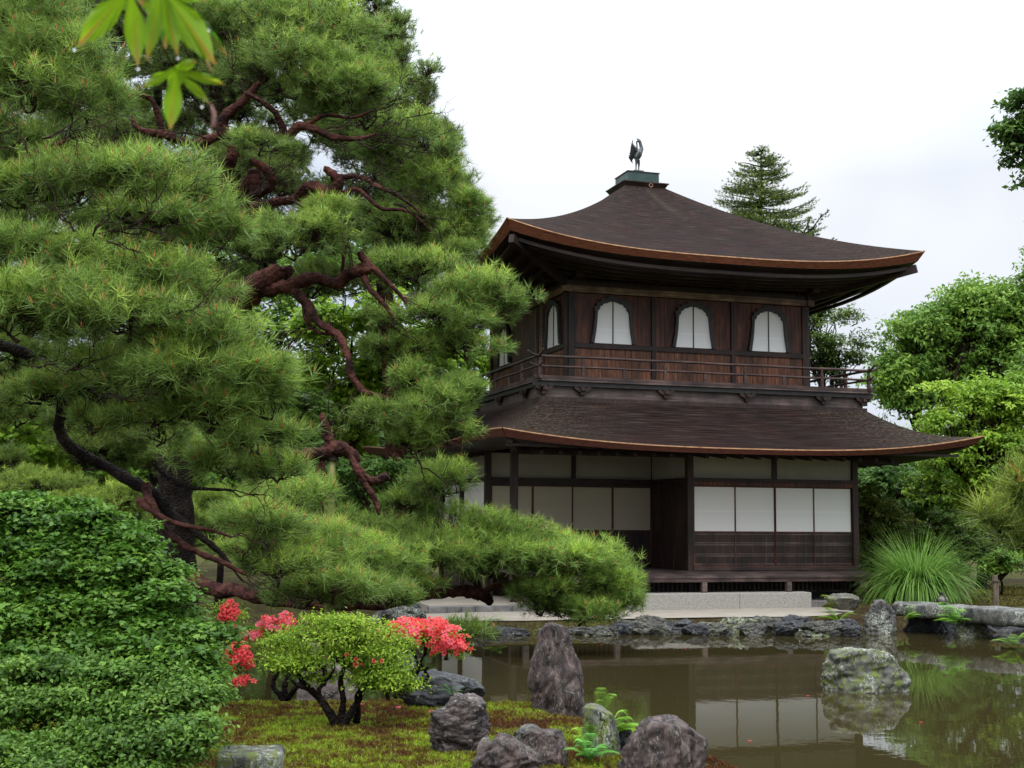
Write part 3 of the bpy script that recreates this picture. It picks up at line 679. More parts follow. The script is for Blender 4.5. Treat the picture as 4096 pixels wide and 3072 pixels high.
# veranda
v = MB(); 
x = -1.25
while x < 7.1:
    wd = random.uniform(.2, .3); x1 = min(x+wd, 7.12)
    v.add([(x, -.98, Z(-1.19)), (x1-.006, -.98, Z(-1.19)), (x1-.006, .0, Z(-1.108)), (x, .0, Z(-1.108)), (x, -.98, Z(-1.225)), (x1-.006, -.98, Z(-1.225)), (x1-.006, .0, Z(-1.145)), (x, .0, Z(-1.145))],
          [(0, 1, 2, 3), (7, 6, 5, 4), (0, 4, 5, 1), (1, 5, 6, 2), (2, 6, 7, 3), (3, 7, 4, 0)]); x = x1
v.box(-1.25, 2.8, .0, 1.95, Z(-1.145), Z(-1.108))
VER = v.build('veranda', M['greywood'], PAV)
MB().box(-1.25, 7.1, -.96, -.88, Z(-1.31), Z(-1.228)).build('edge_beam', M['railwood'], VER)
MB().box(-1.25, 7.1, -.1, -.03, Z(-1.3), Z(-1.19)).build('edge_beam', M['darkwood'], VER)
for x in (-1.2, .78, 2.76, 4.77, 6.8):
    MB().box(x-.055, x+.055, -.985, -.875, GZ0+2.09, Z(-1.312)).build('stub_post', M['greywood'], VER)
la = MB(); 
x = -1.2
while x < 7.0: la.box(x, x+.045, -.02, .0, Z(-1.55), Z(-1.30)); x += .11
la.box(-1.2, 7.0, -.025, .01, Z(-1.60), Z(-1.55)); la.build('vent_lattice', M['greywood'], VER)
MB().box(-1.2, 7.05, .05, .08, GZ0+2.09, Z(-1.2)).build('foundation', M['black'], VER)

# stepping stone blocks in front of the veranda
for i, (x0, x1, lb) in enumerate(((1.14, 3.47, 'long pale granite step block below the veranda, nearer the pine branch'), (3.475, 5.19, 'long pale granite step block below the veranda, the right one of the pair'))):
    mb = MB(); n = 14
    for j in range(n+1):
        x = x0+(x1-x0)*j/n; e = .008*noise.noise((x*3, 0, i)); 
        mb.v += [(x, -1.18+e, .2), (x, -1.18+e, .555+.006*noise.noise((x*4, 5, 0))), (x, -.76, .56), (x, -.76, .2)]
    for j in range(n):
        a = 4*j
        for k in range(4): mb.f.append((a+k, a+4+k, a+4+(k+1) % 4, a+(k+1) % 4))
    mb.f += [(0, 1, 2, 3), (4*n+3, 4*n+2, 4*n+1, 4*n)]
    tag(mb.build('stone_block', M['granite'], bevel=.012), lb, 'stone block', 'granite step blocks at the veranda')

# ------------------------------------------------------------------ phoenix on the roof
z0 = zb
z0 = zb+.11
PX = empty('phoenix_statue', (bxc[0], bxc[1], zb+.418), 'dark bronze phoenix statue standing on the box at the roof peak', 'statue')
PX['_w'] = (bxc[0], bxc[1], zb+.418)
MB().box(bxc[0]-.13, bxc[0]+.13, bxc[1]-.13, bxc[1]+.13, zb+.419, zb+.530).build('pedestal', M['bronze'], PX)
def ph(dx, dz, dy=0.): return (bxc[0]+dx, bxc[1]+dy, z0+.418+dz)
k_ = 1/3.687*31.6/5218.5*1.03          # metres per crop pixel
def pc(x, y, dy=0.): return ph((x-905)*k_, (660-y)*k_, dy)
mb = MB()
mb.tube([pc(905, 490), pc(905, 470), pc(905, 440), pc(915, 400), pc(935, 365), pc(960, 345), pc(978, 315), pc(972, 280), pc(962, 245), pc(955, 215), pc(940, 195), pc(925, 200), pc(905, 210), pc(888, 213)],
        [.03, .075, .10, .115, .10, .07, .052, .045, .04, .038, .045, .035, .018, .004], 10)
mb.build('body', M['bronze'], PX, smooth=True)
mb = MB()
for dx, dy in ((878, -.05), (945, .05)): 
    mb.tube([pc(dx+(12 if dx < 900 else -10), 480, dy), pc(dx+4, 540, dy), pc(dx, 600, dy), pc(dx, 655, dy)], [.05, .028, .016, .016], 7)
    for q in (-22, 0, 24): mb.tube([pc(dx, 652, dy), pc(dx+q, 659, dy+(0.0 if q else -.06))], [.014, .008], 5)
mb.build('leg', M['bronze'], PX)
mb = MB()
for i in range(9):      # tail feathers
    t = i/8; ex = 812-12*t+ (45*t*t); ey = 205+300*t; 
    mb.tube([pc(900, 400, .02*i-.08), pc(850-10*t, 340+110*t, .03*i-.12), pc(800+14*t, 280+150*t, .03*i-.12), pc(ex, ey, .03*i-.12)], [.03, .04, .03, .004], 6)
mb.build('tail', M['bronze'], PX)
for sgn in (-1, 1):
    mb = MB()
    for i in range(7):
        t = i/6; mb.tube([pc(935, 370, .09*sgn), pc(900-20*t, 400+25*t, .17*sgn), pc(865-8*t, 420+50*t, .16*sgn), pc(850+20*t, 470+55*t, .14*sgn)], [.02, .035, .025, .004], 6)
    mb.build('wing', M['bronze'], PX)
mb = MB(); mb.tube([pc(930, 195), pc(905, 175), pc(902, 150)], [.012, .009, .004], 5); mb.tube([pc(940, 192), pc(925, 170), pc(915, 165)], [.02, .018, .006], 6); mb.tube([pc(900, 215), pc(905, 260), pc(905, 300), pc(915, 340), pc(925, 355)], [.02, .018, .02, .022, .015], 6)
mb.tube([pc(950, 205), pc(965, 215), pc(975, 235)], [.02, .022, .008], 6)
mb.build('crest', M['bronze'], PX)

# ------------------------------------------------------------------ rocks
def rock(name, label, lv, depth, dist=None, base=None, mt='rock_grey', seed=0, amp=.07, cat='rock', group=None, sq=.75, strat=0., tilt=0., yoff=0.):
    """lv: list of (uy, uxl, uxr) from the bottom to the top; depth: front-to-back metres; dist: view depth"""
    k = MU*dist; lv = sorted(lv, key=lambda a: -a[0])
    ub = lv[0]; cx = sum((a[1]+a[2])/2 for a in lv)/len(lv)
    base = at(cx, ub[0], dist)
    hs = [(ub[0]-a[0])*k for a in lv]; xl = [(a[1]-cx)*k for a in lv]; xr = [(a[2]-cx)*k for a in lv]
    H = hs[-1]; NL, NS = 56, 96; V = []; F = []; rr_ = random.Random(seed+5); cuts = []
    for i in range(17):
        a_ = rr_.uniform(0, 2*PI); cuts.append((Vector((math.cos(a_), math.sin(a_), rr_.uniform(-.35, .45))).normalized(), rr_.uniform(.68, .94)))
    half = max(b-a for a, b in zip(xl, xr))/2
    for i in range(NL+1):
        t = i/NL; h = -.18+(H+.18)*min(1, t*1.0/.88) if t < .88 else H
        l = np.interp(max(h, 0), hs, xl); r = np.interp(max(h, 0), hs, xr)
        s = 1. if t < .88 else max(0., 1-((t-.88)/.12))**.8
        hh = h+(.0 if t < .88 else 0.03*H*(1-s))
        fr_ = (1-.35*max(0, h)/max(H, .01))
        for j in range(NS):
            a = 2*PI*j/NS; ca, sa = math.cos(a), math.sin(a)
            x = (l+r)/2+(r-l)/2*s*math.copysign(abs(ca)**sq, ca); y = depth/2*fr_*s*math.copysign(abs(sa)**sq, sa)+tilt*h
            p = Vector((x, y, hh)); 
            q = p*(1/max(.15, half)); q = Vector((q.x+seed*3.7, q.y+seed, q.z*(1+strat)))
            dd = amp*half*(1.3*noise.noise(q*1.3)+.6*(.5-2*abs(noise.noise(q*2.4)))+.4*(.4-2*abs(noise.noise(q*5.3)))+.45*noise.noise(q*11)+.3*noise.noise(q*22))
            vd = noise.voronoi(q*2.2)[0]; dd += amp*half*.9*(min(.25, vd[1]-vd[0])*4-.6)
            out_ = Vector((ca, sa, .15 if t < .88 else 1.2)).normalized()
            cp_ = Vector(((l+r)/2*.0, 0, H*.45)); rx_, ry_, rz_ = (hs and half), depth/2, H*.62
            u_ = Vector(((p.x)/rx_, p.y/ry_, (p.z-H*.4)/rz_))
            for (cn, cd_) in cuts:
                e_ = u_.dot(cn)-cd_
                if e_ > 0: u_ -= cn*e_*.95
            p = Vector((u_.x*rx_, u_.y*ry_, u_.z*rz_+H*.4))
            p += out_*dd*.75
            w_ = base+RH*p.x+FH*(p.y+yoff)+np.array([0, 0, p.z]); V.append(w_)
        
    for i in range(NL):
        for j in range(NS): F.append((i*NS+j, i*NS+(j+1) % NS, (i+1)*NS+(j+1) % NS, (i+1)*NS+j))
    o = fastmesh(name, np.array(V), np.array(F), M[mt], smooth=False)
    me = o.data; me.polygons.foreach_set('use_smooth', [True]*len(me.polygons))
    me.polygons.foreach_set('use_smooth', [True]*len(me.polygons))
    return tag(o, label, cat, group)
rock('standing_rock', 'tall upright purple-brown rock standing at the pond edge in the middle', [(1545, 1132, 1262), (1500, 1138, 1258), (1450, 1143, 1256), (1420, 1150, 1248), (1400, 1158, 1240), (1380, 1163, 1236), (1365, 1170, 1230), (1354, 1178, 1218)], .55, 12.9, mt='rock_purple', seed=1, amp=.10, strat=-.5)
rock('island_rock', 'round mossy rock with a flat top rising out of the pond', [(1512, 1758, 1958), (1480, 1755, 1960), (1450, 1760, 1950), (1430, 1766, 1940), (1416, 1774, 1932), (1408, 1786, 1922)], .95, 16.3, mt='rock_mossy', seed=2, amp=.09)
rock('boulder', 'purple-grey tilted boulder on the moss left of the standing rock', [(1625, 925, 1045), (1600, 912, 1058), (1570, 908, 1062), (1545, 915, 1062), (1530, 950, 1058), (1515, 968, 1040), (1508, 980, 1020)], .5, 10.2, mt='rock_band', seed=3, amp=.12, strat=1.)
rock('boulder', 'low black wet rock behind the purple boulder, under the red azalea', [(1518, 840, 1046), (1500, 850, 1047), (1485, 865, 1042), (1470, 880, 1020), (1460, 890, 975), (1455, 900, 950)], .6, 13.2, mt='rock_dark', seed=4, amp=.08)
rock('boulder', 'pointed grey-purple rock at the bottom edge of the picture', [(1680, 1010, 1190), (1650, 1022, 1172), (1625, 1045, 1150), (1605, 1065, 1125), (1597, 1075, 1105)], .5, 9.0, mt='rock_purple', seed=5, amp=.1)
rock('boulder', 'flat-topped dark purple rock between the pointed rock and the ferns', [(1680, 1112, 1248), (1640, 1110, 1245), (1610, 1108, 1240), (1590, 1118, 1232), (1582, 1140, 1222)], .45, 9.6, mt='rock_purple', seed=6, amp=.09)
rock('boulder', 'small rounded grey stone peeping out behind the flat-topped purple rock', [(1600, 1105, 1180), (1585, 1110, 1175), (1574, 1120, 1165), (1566, 1135, 1155)], .25, 10.2, mt='rock_grey', seed=7, amp=.1)
rock('boulder', 'lichen-spotted leaning grey rock with ferns on its right side', [(1665, 1272, 1366), (1630, 1266, 1360), (1590, 1254, 1346), (1560, 1248, 1334), (1542, 1252, 1318), (1528, 1264, 1296)], .4, 10.0, mt='rock_mossy', seed=8, amp=.08)
rock('boulder', 'largest rounded purple boulder at the bottom, right of the ferns', [(1700, 1330, 1545), (1660, 1338, 1540), (1620, 1350, 1535), (1595, 1365, 1520), (1572, 1385, 1485), (1558, 1400, 1465)], .7, 9.3, mt='rock_purple', seed=9, amp=.075)
rock('boulder', 'small dark stone wedged between the lichen rock and the big purple boulder', [(1640, 1330, 1372), (1600, 1332, 1368), (1575, 1338, 1362)], .25, 10.2, mt='rock_dark', seed=10)
rock('boulder', 'tiny pinkish stone beside the pointed rock on the moss', [(1618, 1030, 1068), (1605, 1034, 1062), (1594, 1042, 1056)], .15, 9.6, mt='rock_mauve', seed=31)
rock('boulder', 'mauve slab rock standing behind the trunks of the azalea', [(1512, 640, 800), (1480, 640, 800), (1440, 640, 730), (1415, 645, 700), (1395, 650, 690)], .35, 13.6, mt='rock_mauve', seed=11, amp=.05)
# square cut stone, bottom left
c0 = at(540, 1690, 8.7); mb = MB()
mb.box(-.215, .215, -.2, .2, -.35, .215)
o = mb.build('stone_post', M['rock_mossy']); o.location = c0; o.rotation_euler = (0, 0, yaw+.12)
s_ = o.modifiers.new('b', 'BEVEL'); s_.width = .035; s_.segments = 3
s_ = o.modifiers.new('s', 'SUBSURF'); s_.subdivision_type = 'SIMPLE'; s_.levels = 4; s_.render_levels = 4
tx = bpy.data.textures.new('n', 'CLOUDS'); tx.noise_scale = .12; s_ = o.modifiers.new('d', 'DISPLACE'); s_.texture = tx; s_.strength = .025; s_.mid_level = .5
tag(o, 'square cut weathered stone post at the bottom left beside the shrub', 'stone post')
# far shore stones (uy bottom is the water line)
shore = [
 ('flat pale stones of the shore at the left end, under the pine branch', 'rock_shore', 905, 990, 1352, 1318, 1), ('brown rounded shore stone beside the small fern, left of the standing rock', 'rock_dark', 1000, 1052, 1372, 1333, 2),
 ('low dark wet shore stone right of the small fern', 'rock_dark', 1062, 1128, 1374, 1350, 3), ('pointed grey shore stone directly behind the standing rock tip', 'rock_shore', 1128, 1186, 1368, 1330, 4),
 ('orange-tinted flat shore stone under the branch tip', 'rock_shore', 1190, 1262, 1370, 1346, 5), ('grey shore stone half hidden by hanging pine needles', 'rock_shore', 1262, 1332, 1374, 1345, 6),
 ('pale lichened shore stone just right of the pine branch tip', 'rock_shore', 1332, 1382, 1368, 1330, 7), ('dark shore stone covered with white lichen blotches', 'rock_shore', 1378, 1426, 1366, 1322, 8),
 ('long flat dark shore stone below the middle of the granite blocks', 'rock_dark', 1424, 1506, 1366, 1332, 9), ('small upright pointed shore stone on the long dark one', 'rock_dark', 1526, 1552, 1340, 1318, 10),
 ('pinkish mossy shore stone right of the long dark stone', 'rock_mossy', 1506, 1560, 1372, 1334, 11), ('mossy grey-green rounded shore stone, fifth from the fern rock', 'rock_mossy', 1556, 1634, 1368, 1326, 12),
 ('square grey-green shore block with reddish foot', 'rock_shore', 1630, 1700, 1366, 1324, 13), ('blue-black angular shore stone left of the ferns', 'rock_dark', 1698, 1750, 1368, 1322, 14),
 ('low brown mossy stone at the water in front of the blue-black one', 'rock_mossy', 1722, 1792, 1376, 1352, 15), ('dark shore stone behind the fern clump', 'rock_dark', 1745, 1800, 1358, 1326, 16),
]
for lb, mt, xl, xr, yb, yt, sd_ in shore:
    c = onz((xl+xr)/2, yb, 0.); dd = float((c-CAM)@_f2); h = yb-yt
    rock('shore_stone', lb, [(yb+4, xl-20, xr+20), (yb-h*.4, xl-18, xr+18), (yb-h*.62, xl-12, xr+12), (yt+12, xl+(xr-xl)*.05, xr-(xr-xl)*.08)], .7, dd+.3, mt=mt, seed=sd_+40, amp=.13, group='stones edging the far shore')
rock('shore_stone', 'broad flat grey rock on the bank where the sand path ends at the left', [(1350, 800, 930), (1335, 800, 935), (1318, 810, 925), (1302, 830, 905)], .9, 23.4, mt='rock_grey', seed=63, amp=.08)
rock('shore_stone', 'added dark rock giving the bank shadow in the gap under the farther bridge slab', [(1378, 1950, 2065), (1360, 1945, 2070), (1345, 1950, 2065), (1332, 1965, 2050)], .6, 25.2, mt='rock_dark', seed=64, amp=.1)  # added rock: shadow below the bridge is put into its dark colour
rock('shore_stone', 'added dark rock giving the bank shadow under the nearer bridge slab', [(1392, 2110, 2260), (1375, 2110, 2265), (1355, 2115, 2260), (1345, 2140, 2240)], .6, 25.0, mt='rock_dark', seed=65, amp=.1)  # second added rock, bank shadow again carried by its colour
rock('shore_stone', 'standing pointed grey rock with lichen between the ferns and the slab bridge', [(1372, 1870, 1950), (1350, 1868, 1945), (1325, 1876, 1935), (1308, 1885, 1918), (1298, 1893, 1908)], .6, 24.6, mt='rock_grey', seed=60, amp=.1)
rock('shore_stone', 'rock under the slab bridge carrying its middle joint', [(1392, 2060, 2140), (1375, 2055, 2145), (1360, 2062, 2135), (1345, 2075, 2125)], .7, 24.0, mt='rock_mossy', seed=61, amp=.1)
rock('shore_stone', 'flat pale garden stone between the veranda end and the grass clump', [(1300, 1770, 1868), (1292, 1775, 1860), (1284, 1800, 1845)], .6, 26.6, mt='rock_pale', seed=62, amp=.05)
for i, (x, y) in enumerate(((1342, 1350), (1386, 1348), (1420, 1350), (1508, 1350), (1552, 1348), (1630, 1348), (1698, 1345), (1762, 1345), (1800, 1345), (1828, 1340), (1180, 1358), (1230, 1360), (1290, 1360), (1120, 1362), (1060, 1362), (1000, 1362))):
    rock('shore_stone', 'small stone filling a gap between the larger far-shore stones', [(y+18, x-34, x+34), (y+8, x-34, x+32), (y+3, x-26, x+22), (y-1, x-14, x+16)], .5, 23.9, mt=('rock_dark', 'rock_shore', 'rock_shore')[i % 3], seed=120+i, amp=.12, group='gap stones of the far shore')
# slab bridge
def slab(label, pts, th, seed, mt='rock_grey'):
    """pts: ground plan polygon"""
    n = len(pts); c = np.mean(pts, 0); V = []; F = []; NR = 7; ring = []
    per = []
    for i in range(n):
        a = np.array(pts[i]); b = np.array(pts[(i+1) % n]); m = max(2, int(np.linalg.norm(b-a)/.06))
        for j in range(m): per.append(a+(b-a)*j/m)
    m = len(per)
    lev = [(0, .0), (.06, .0), (.2, .25), (.35, .6), (.7, .9), (.92, .97), (1.0, .99), (1., .8), (1., .4), (1., .02)]
    lev = [(0, .02), (0, .6), (0, .9), (.12, .975), (.4, 1.), (.75, 1.), (.94, .985), (1., .95), (1.01, .75), (1.02, .4), (1.02, .02)]
    for (h, s) in lev:
        for p in per:
            q = c+(p-c)*s; z = th[0]+(th[1]-th[0])*h
            nn = noise.noise(Vector((q[0]*2.5, q[1]*2.5, z*4+seed)))*.05+noise.noise(Vector((q[0]*8, q[1]*8, z*9+seed)))*.022
            d = (p-c)/np.linalg.norm(p-c)
            V.append((q[0]+d[0]*nn*(s > .9), q[1]+d[1]*nn*(s > .9), z+(nn*.35 if h > .9 else nn*1.2 if h < .1 else 0)))
    for i in range(len(lev)-1):
        for j in range(m): F.append((i*m+j, i*m+(j+1) % m, (i+1)*m+(j+1) % m, (i+1)*m+j))
    return tag(fastmesh('stone_slab', np.array(V), np.array(F), M[mt], smooth=True), label, 'stone slab', 'slabs of the stone bridge')
slab('lichened stone bridge slab, the farther one, reaching the bank by the grass clump', [(5.02, -4.45), (5.50, -5.95), (6.35, -5.7), (6.1, -4.2), (5.5, -3.9)], (.30, .535), 1)
slab('lichened stone bridge slab, the nearer one, running out of the picture at the right', [(5.50, -5.80), (6.1, -8.6), (7.0, -8.4), (6.55, -5.5), (5.9, -5.3)], (.27, .545), 5)

# rope-tied marker stone on the bridge
c = at(2032, 1304, 23.9); c = np.array([5.72, -5.05, .545])
MK = empty('marker_stone', c, 'small round stone tied with black rope sitting on the slab bridge', 'marker stone'); MK['_w'] = tuple(map(float, c))
bm = bmesh.new(); bmesh.ops.create_icosphere(bm, subdivisions=3, radius=.105)
me = bpy.data.meshes.new('stone'); 
for v_ in bm.verts: v_.co.z *= .82; v_.co *= 1+.08*noise.noise(v_.co*9); v_.co += Vector((c[0], c[1], c[2]+.078))
bm.to_mesh(me); bm.free(); me.materials.append(M['rock_pale']); o = bpy.data.objects.new('stone', me); COL.objects.link(o); link(o, MK)
mb = MB(); cc = Vector((c[0], c[1], c[2]+.078))
for a in (0, PI/2):
    mb.tube([cc+Vector((math.cos(a)*math.cos(t)*.11, math.sin(a)*math.cos(t)*.11, math.sin(t)*.092)) for t in np.linspace(0, 2*PI, 25)], .011, 5)
mb.tube([cc+Vector((0, 0, .085)), cc+Vector((.01, 0, .12)), cc+Vector((-.02, 0, .15))], [.03, .034, .015], 7)
mb.build('rope', M['rope'], MK)
# posts with rope
pp = []
for i, (x, y, h, lb) in enumerate(((8.1, -3.5, .62, 'short weathered wooden post on the moss, right of the slab bridge'), (9.0, -1.3, .5, 'short wooden post half hidden behind the grass clump'))):
    z = float(land(x, y)); p = empty('garden_post', (x, y, z), lb, 'post', 'roped garden posts'); p['_w'] = (x, y, z)
    mb = MB(); mb.tube([(x, y, z-.1), (x+.01, y, z+h*.5), (x, y, z+h)], [.06, .058, .052], 10); mb.build('shaft', M['postwood'], p, smooth=False)
    mb = MB(); mb.tube([(x+.068*math.cos(a), y+.068*math.sin(a), z+h*.80) for a in np.linspace(0, 2*PI, 13)], .012, 5); mb.build('rope_knot', M['rope'], p); pp.append(Vector((x, y, z+h*.8)))
mb = MB(); a, b = pp; mb.tube([a.lerp(b, t)-Vector((0, 0, .5*t*(1-t))) for t in np.linspace(0, 1, 12)], .010, 5); tag(mb.build('rope', M['rope']), 'dark rope sagging between the two short garden posts', 'rope')

# ------------------------------------------------------------------ foliage generators
def unit(v): return v/np.maximum(1e-9, np.linalg.norm(v, axis=-1, keepdims=True))
def needles(P, A, K, L, wd, col, spread=(.25, 1.4), candle=0.):
    """P tuft origins, A axes; K needles each; col (n,3)"""
    n = len(P); A = unit(A)
    rnd = rng.normal(size=(n, K, 3)); a = A[:, None, :]; pr = unit(rnd-(rnd*a).sum(-1, keepdims=True)*a)
    ph_ = rng.uniform(spread[0], spread[1], (n, K, 1)); d = a*np.cos(ph_)+pr*np.sin(ph_); d[..., 2] -= .06; d = unit(d)
    ln = L*rng.uniform(.7, 1.15, (n, K, 1))
    b = P[:, None, :]+a*rng.uniform(-.5, .5, (n, K, 1))*L*.7
    sd_ = unit(np.cross(d, rng.normal(size=(n, K, 3))))*(wd/2)
    V = np.stack([b-sd_, b+sd_, b+d*ln], 2).reshape(-1, 3)
    T = np.arange(n*K*3).reshape(-1, 3)
    cc = np.repeat(col[:, None, :], K, 1)*rng.uniform(.5, 1.6, (n, K, 1)); cc = np.repeat(cc.reshape(-1, 1, 3), 3, 1).copy()
    cc[:, 2, :] *= np.array([1.15, 1.12, .9])
    C = cc.reshape(-1, 3)
    if candle:
        m = rng.random(n) < candle; Pc, Ac = P[m], A[m]+np.array([0, 0, .5]); Ac = unit(Ac); k = len(Pc)
        if k:
            s1 = unit(np.cross(Ac, rng.normal(size=(k, 3)))); s2 = np.cross(Ac, s1); h = L*.45
            b0 = Pc+Ac*L*.3; r_ = wd*1.3
            q = np.stack([b0+s1*r_, b0-s1*r_*.5+s2*r_*.8, b0-s1*r_*.5-s2*r_*.8, b0+Ac*h], 1).reshape(-1, 3)
            t = (np.arange(k)*4)[:, None, None]+np.array([[0, 1, 3], [1, 2, 3], [2, 0, 3]])[None]
            T = np.concatenate([T, t.reshape(-1, 3)+len(V)]); V = np.concatenate([V, q])
            C = np.concatenate([C, np.tile(np.array([.42, .14, .04]), (len(q), 1))])
    return V, T, C
def leaves(P, N, L, wd, col, jit=.55, shape='kite', droop=.2):
    n = len(P); N = unit(unit(N)+rng.normal(size=(n, 3))*jit)
    d = rng.normal(size=(n, 3)); d = unit(d-(d*N).sum(-1, keepdims=True)*N); d[:, 2] -= droop; d = unit(d)
    s = unit(np.cross(N, d)); ln = (L*rng.uniform(.65, 1.2, (n, 1))); w_ = wd*rng.uniform(.8, 1.15, (n, 1))
    m = P+d*ln*.45
    if shape == 'kite':
        V = np.stack([P, m-s*w_/2+N*ln*.06, P+d*ln, m+s*w_/2+N*ln*.06], 1).reshape(-1, 3)
        T = np.array([[0, 1, 2], [0, 2, 3]])
        k = 4
    elif shape == 'ovate':
        m2 = P+d*ln*.72
        V = np.stack([P, m-s*w_/2+N*ln*.07, m2-s*w_*.36+N*ln*.05, P+d*ln-N*ln*.05, m2+s*w_*.36+N*ln*.05, m+s*w_/2+N*ln*.07], 1).reshape(-1, 3)
        T = np.array([[0, 1, 5], [1, 2, 5], [2, 4, 5], [2, 3, 4]]); k = 6
    else:            # star: three broad lobes
        t1 = unit(d*.35-s); t2 = unit(d*.35+s); c = P+d*ln*.35
        V = np.stack([P, c-s*w_*.55+d*ln*.12, c-s*w_*.16+d*ln*.15, P+d*ln, c+s*w_*.16+d*ln*.15, c+s*w_*.55+d*ln*.12, P+t1*ln*.5-d*ln*.05, P+t2*ln*.5-d*ln*.05], 1).reshape(-1, 3)
        T = np.array([[0, 1, 2], [0, 2, 4], [2, 3, 4], [0, 4, 5], [0, 6, 1], [0, 5, 7]]); k = 8
    T = ((np.arange(n)*k)[:, None, None]+T[None]).reshape(-1, 3)
    C = np.repeat(col*rng.uniform(.8, 1.22, (n, 1)), k, 0)
    return V, T, C
def cat(parts):
    V, T, C = [], [], []; o = 0
    for v, t, c in parts: V.append(v); T.append(t+o); C.append(c); o += len(v)
    return np.concatenate(V), np.concatenate(T), np.concatenate(C)
def strands(A, B, r0, r1, bend=.12, n=3):
    """thin bent 3-sided twigs from A to B (vectorised)"""
    k = len(A); D = B-A; L = np.linalg.norm(D, axis=1, keepdims=True); d = unit(D)
    s1 = unit(np.cross(d, rng.normal(size=(k, 3)))); s2 = np.cross(d, s1)
    ts = np.linspace(0, 1, n+1); rings = []
    off = rng.normal(size=(k, 3))*bend*L; off2 = rng.normal(size=(k, 3))*bend*L*.6
    for t in ts:
        c = A+D*t+off*(math.sin(PI*t))+off2*math.sin(2*PI*t); r = r0+(r1-r0)*t
        rings.append(np.stack([c+s1*r, c+(-.5*s1+.866*s2)*r, c+(-.5*s1-.866*s2)*r], 1))
    V = np.stack(rings, 1).reshape(-1, 3); m = 3*(n+1); T = []
    for i in range(n):
        for j in range(3):
            a = 3*i+j; b = 3*i+(j+1) % 3; T += [[a, b, b+3], [a, b+3, a+3]]
    T = ((np.arange(k)*m)[:, None, None]+np.array(T)[None]).reshape(-1, 3)
    return V, T
def catmull(P, n=6):
    P = [np.array(p, float) for p in P]; out_ = []; m = len(P)
    for i in range(m-1):
        p0 = P[max(i-1, 0)]; p1 = P[i]; p2 = P[i+1]; p3 = P[min(i+2, m-1)]
        for j in range(n):
            t = j/n; out_.append(.5*((2*p1)+(-p0+p2)*t+(2*p0-5*p1+4*p2-p3)*t*t+(-p0+3*p1-3*p2+p3)*t**3))
    out_.append(P[-1]); return out_
def limb(name, pts, parent, mt, gn=.28, wob=.5, nn=9):
    """pts: (ux, uy, dist, width in U px)"""
    P = catmull([(*at(a, b, c), d*MU*c/2*.78) for a, b, c, d in pts], 7)
    Q = []; R = []
    for i, p in enumerate(P):
        r = max(.006, p[3]); v_ = Vector(p[:3]); e = 0 if i in (0, len(P)-1) else 1
        v_ += Vector((noise.noise(v_*2.3), noise.noise(v_*2.3+Vector((7, 1, 3))), noise.noise(v_*2.3+Vector((2, 9, 5)))))*r*wob*e
        Q.append(v_); R.append(r*(1+.18*noise.noise(v_*5)))
    mb = MB(); mb.tube(Q, R, nn, gnarl=gn); return mb.build(name, M[mt], parent, smooth=True)

def pad_pts(ux, uy, rx, ry, d, n, lobes=None, depth=.75, low=-.35, shell=.35, scat=.07):
    """points and outward normals on the lumpy upper surface of a foliage pad"""
    c = at(ux, uy, d); a = rx*MU*d; b = ry*MU*d; dp = a*depth
    nl = lobes or max(5, int(rx*ry/700))
    # lobes spread over the ellipsoid
    dirs = unit(rng.normal(size=(nl*3, 3))); dirs = dirs[dirs[:, 2] > low][:nl]; nl = len(dirs)
    lc_ = dirs*np.array([a*.68, dp*.68, b*.62]); lr = np.stack([a*rng.uniform(.28, .46, nl), dp*rng.uniform(.28, .46, nl), b*rng.uniform(.35, .55, nl)], 1)
    which = rng.integers(0, nl, n*2); u = unit(rng.normal(size=(n*2, 3))); u[:, 2] = np.abs(u[:, 2])*np.where(rng.random(n*2) < .82, 1, -1)
    P = lc_[which]+u*lr[which]*(1-shell*rng.random((n*2, 1))**1.5)
    # keep those near the hull of the lobes: reject points deep inside other lobes
    q = P/np.array([a, dp, b]); deep = np.linalg.norm(q, axis=1); keep = (deep > .38)
    P, u, which = P[keep][:n], u[keep][:n], which[keep][:n]
    P = P+rng.normal(size=P.shape)*np.array([a, dp, b])*scat
    W_ = c+P[:, :1]*RH+P[:, 1:2]*FH+P[:, 2:]*np.array([0, 0, 1.]); nn = unit(u*.7+unit(q[keep][:n])*.5)
    N_ = nn[:, :1]*RH+nn[:, 1:2]*FH+nn[:, 2:]*np.array([0, 0, 1.])
    return W_, N_, which, c, (a, dp, b)

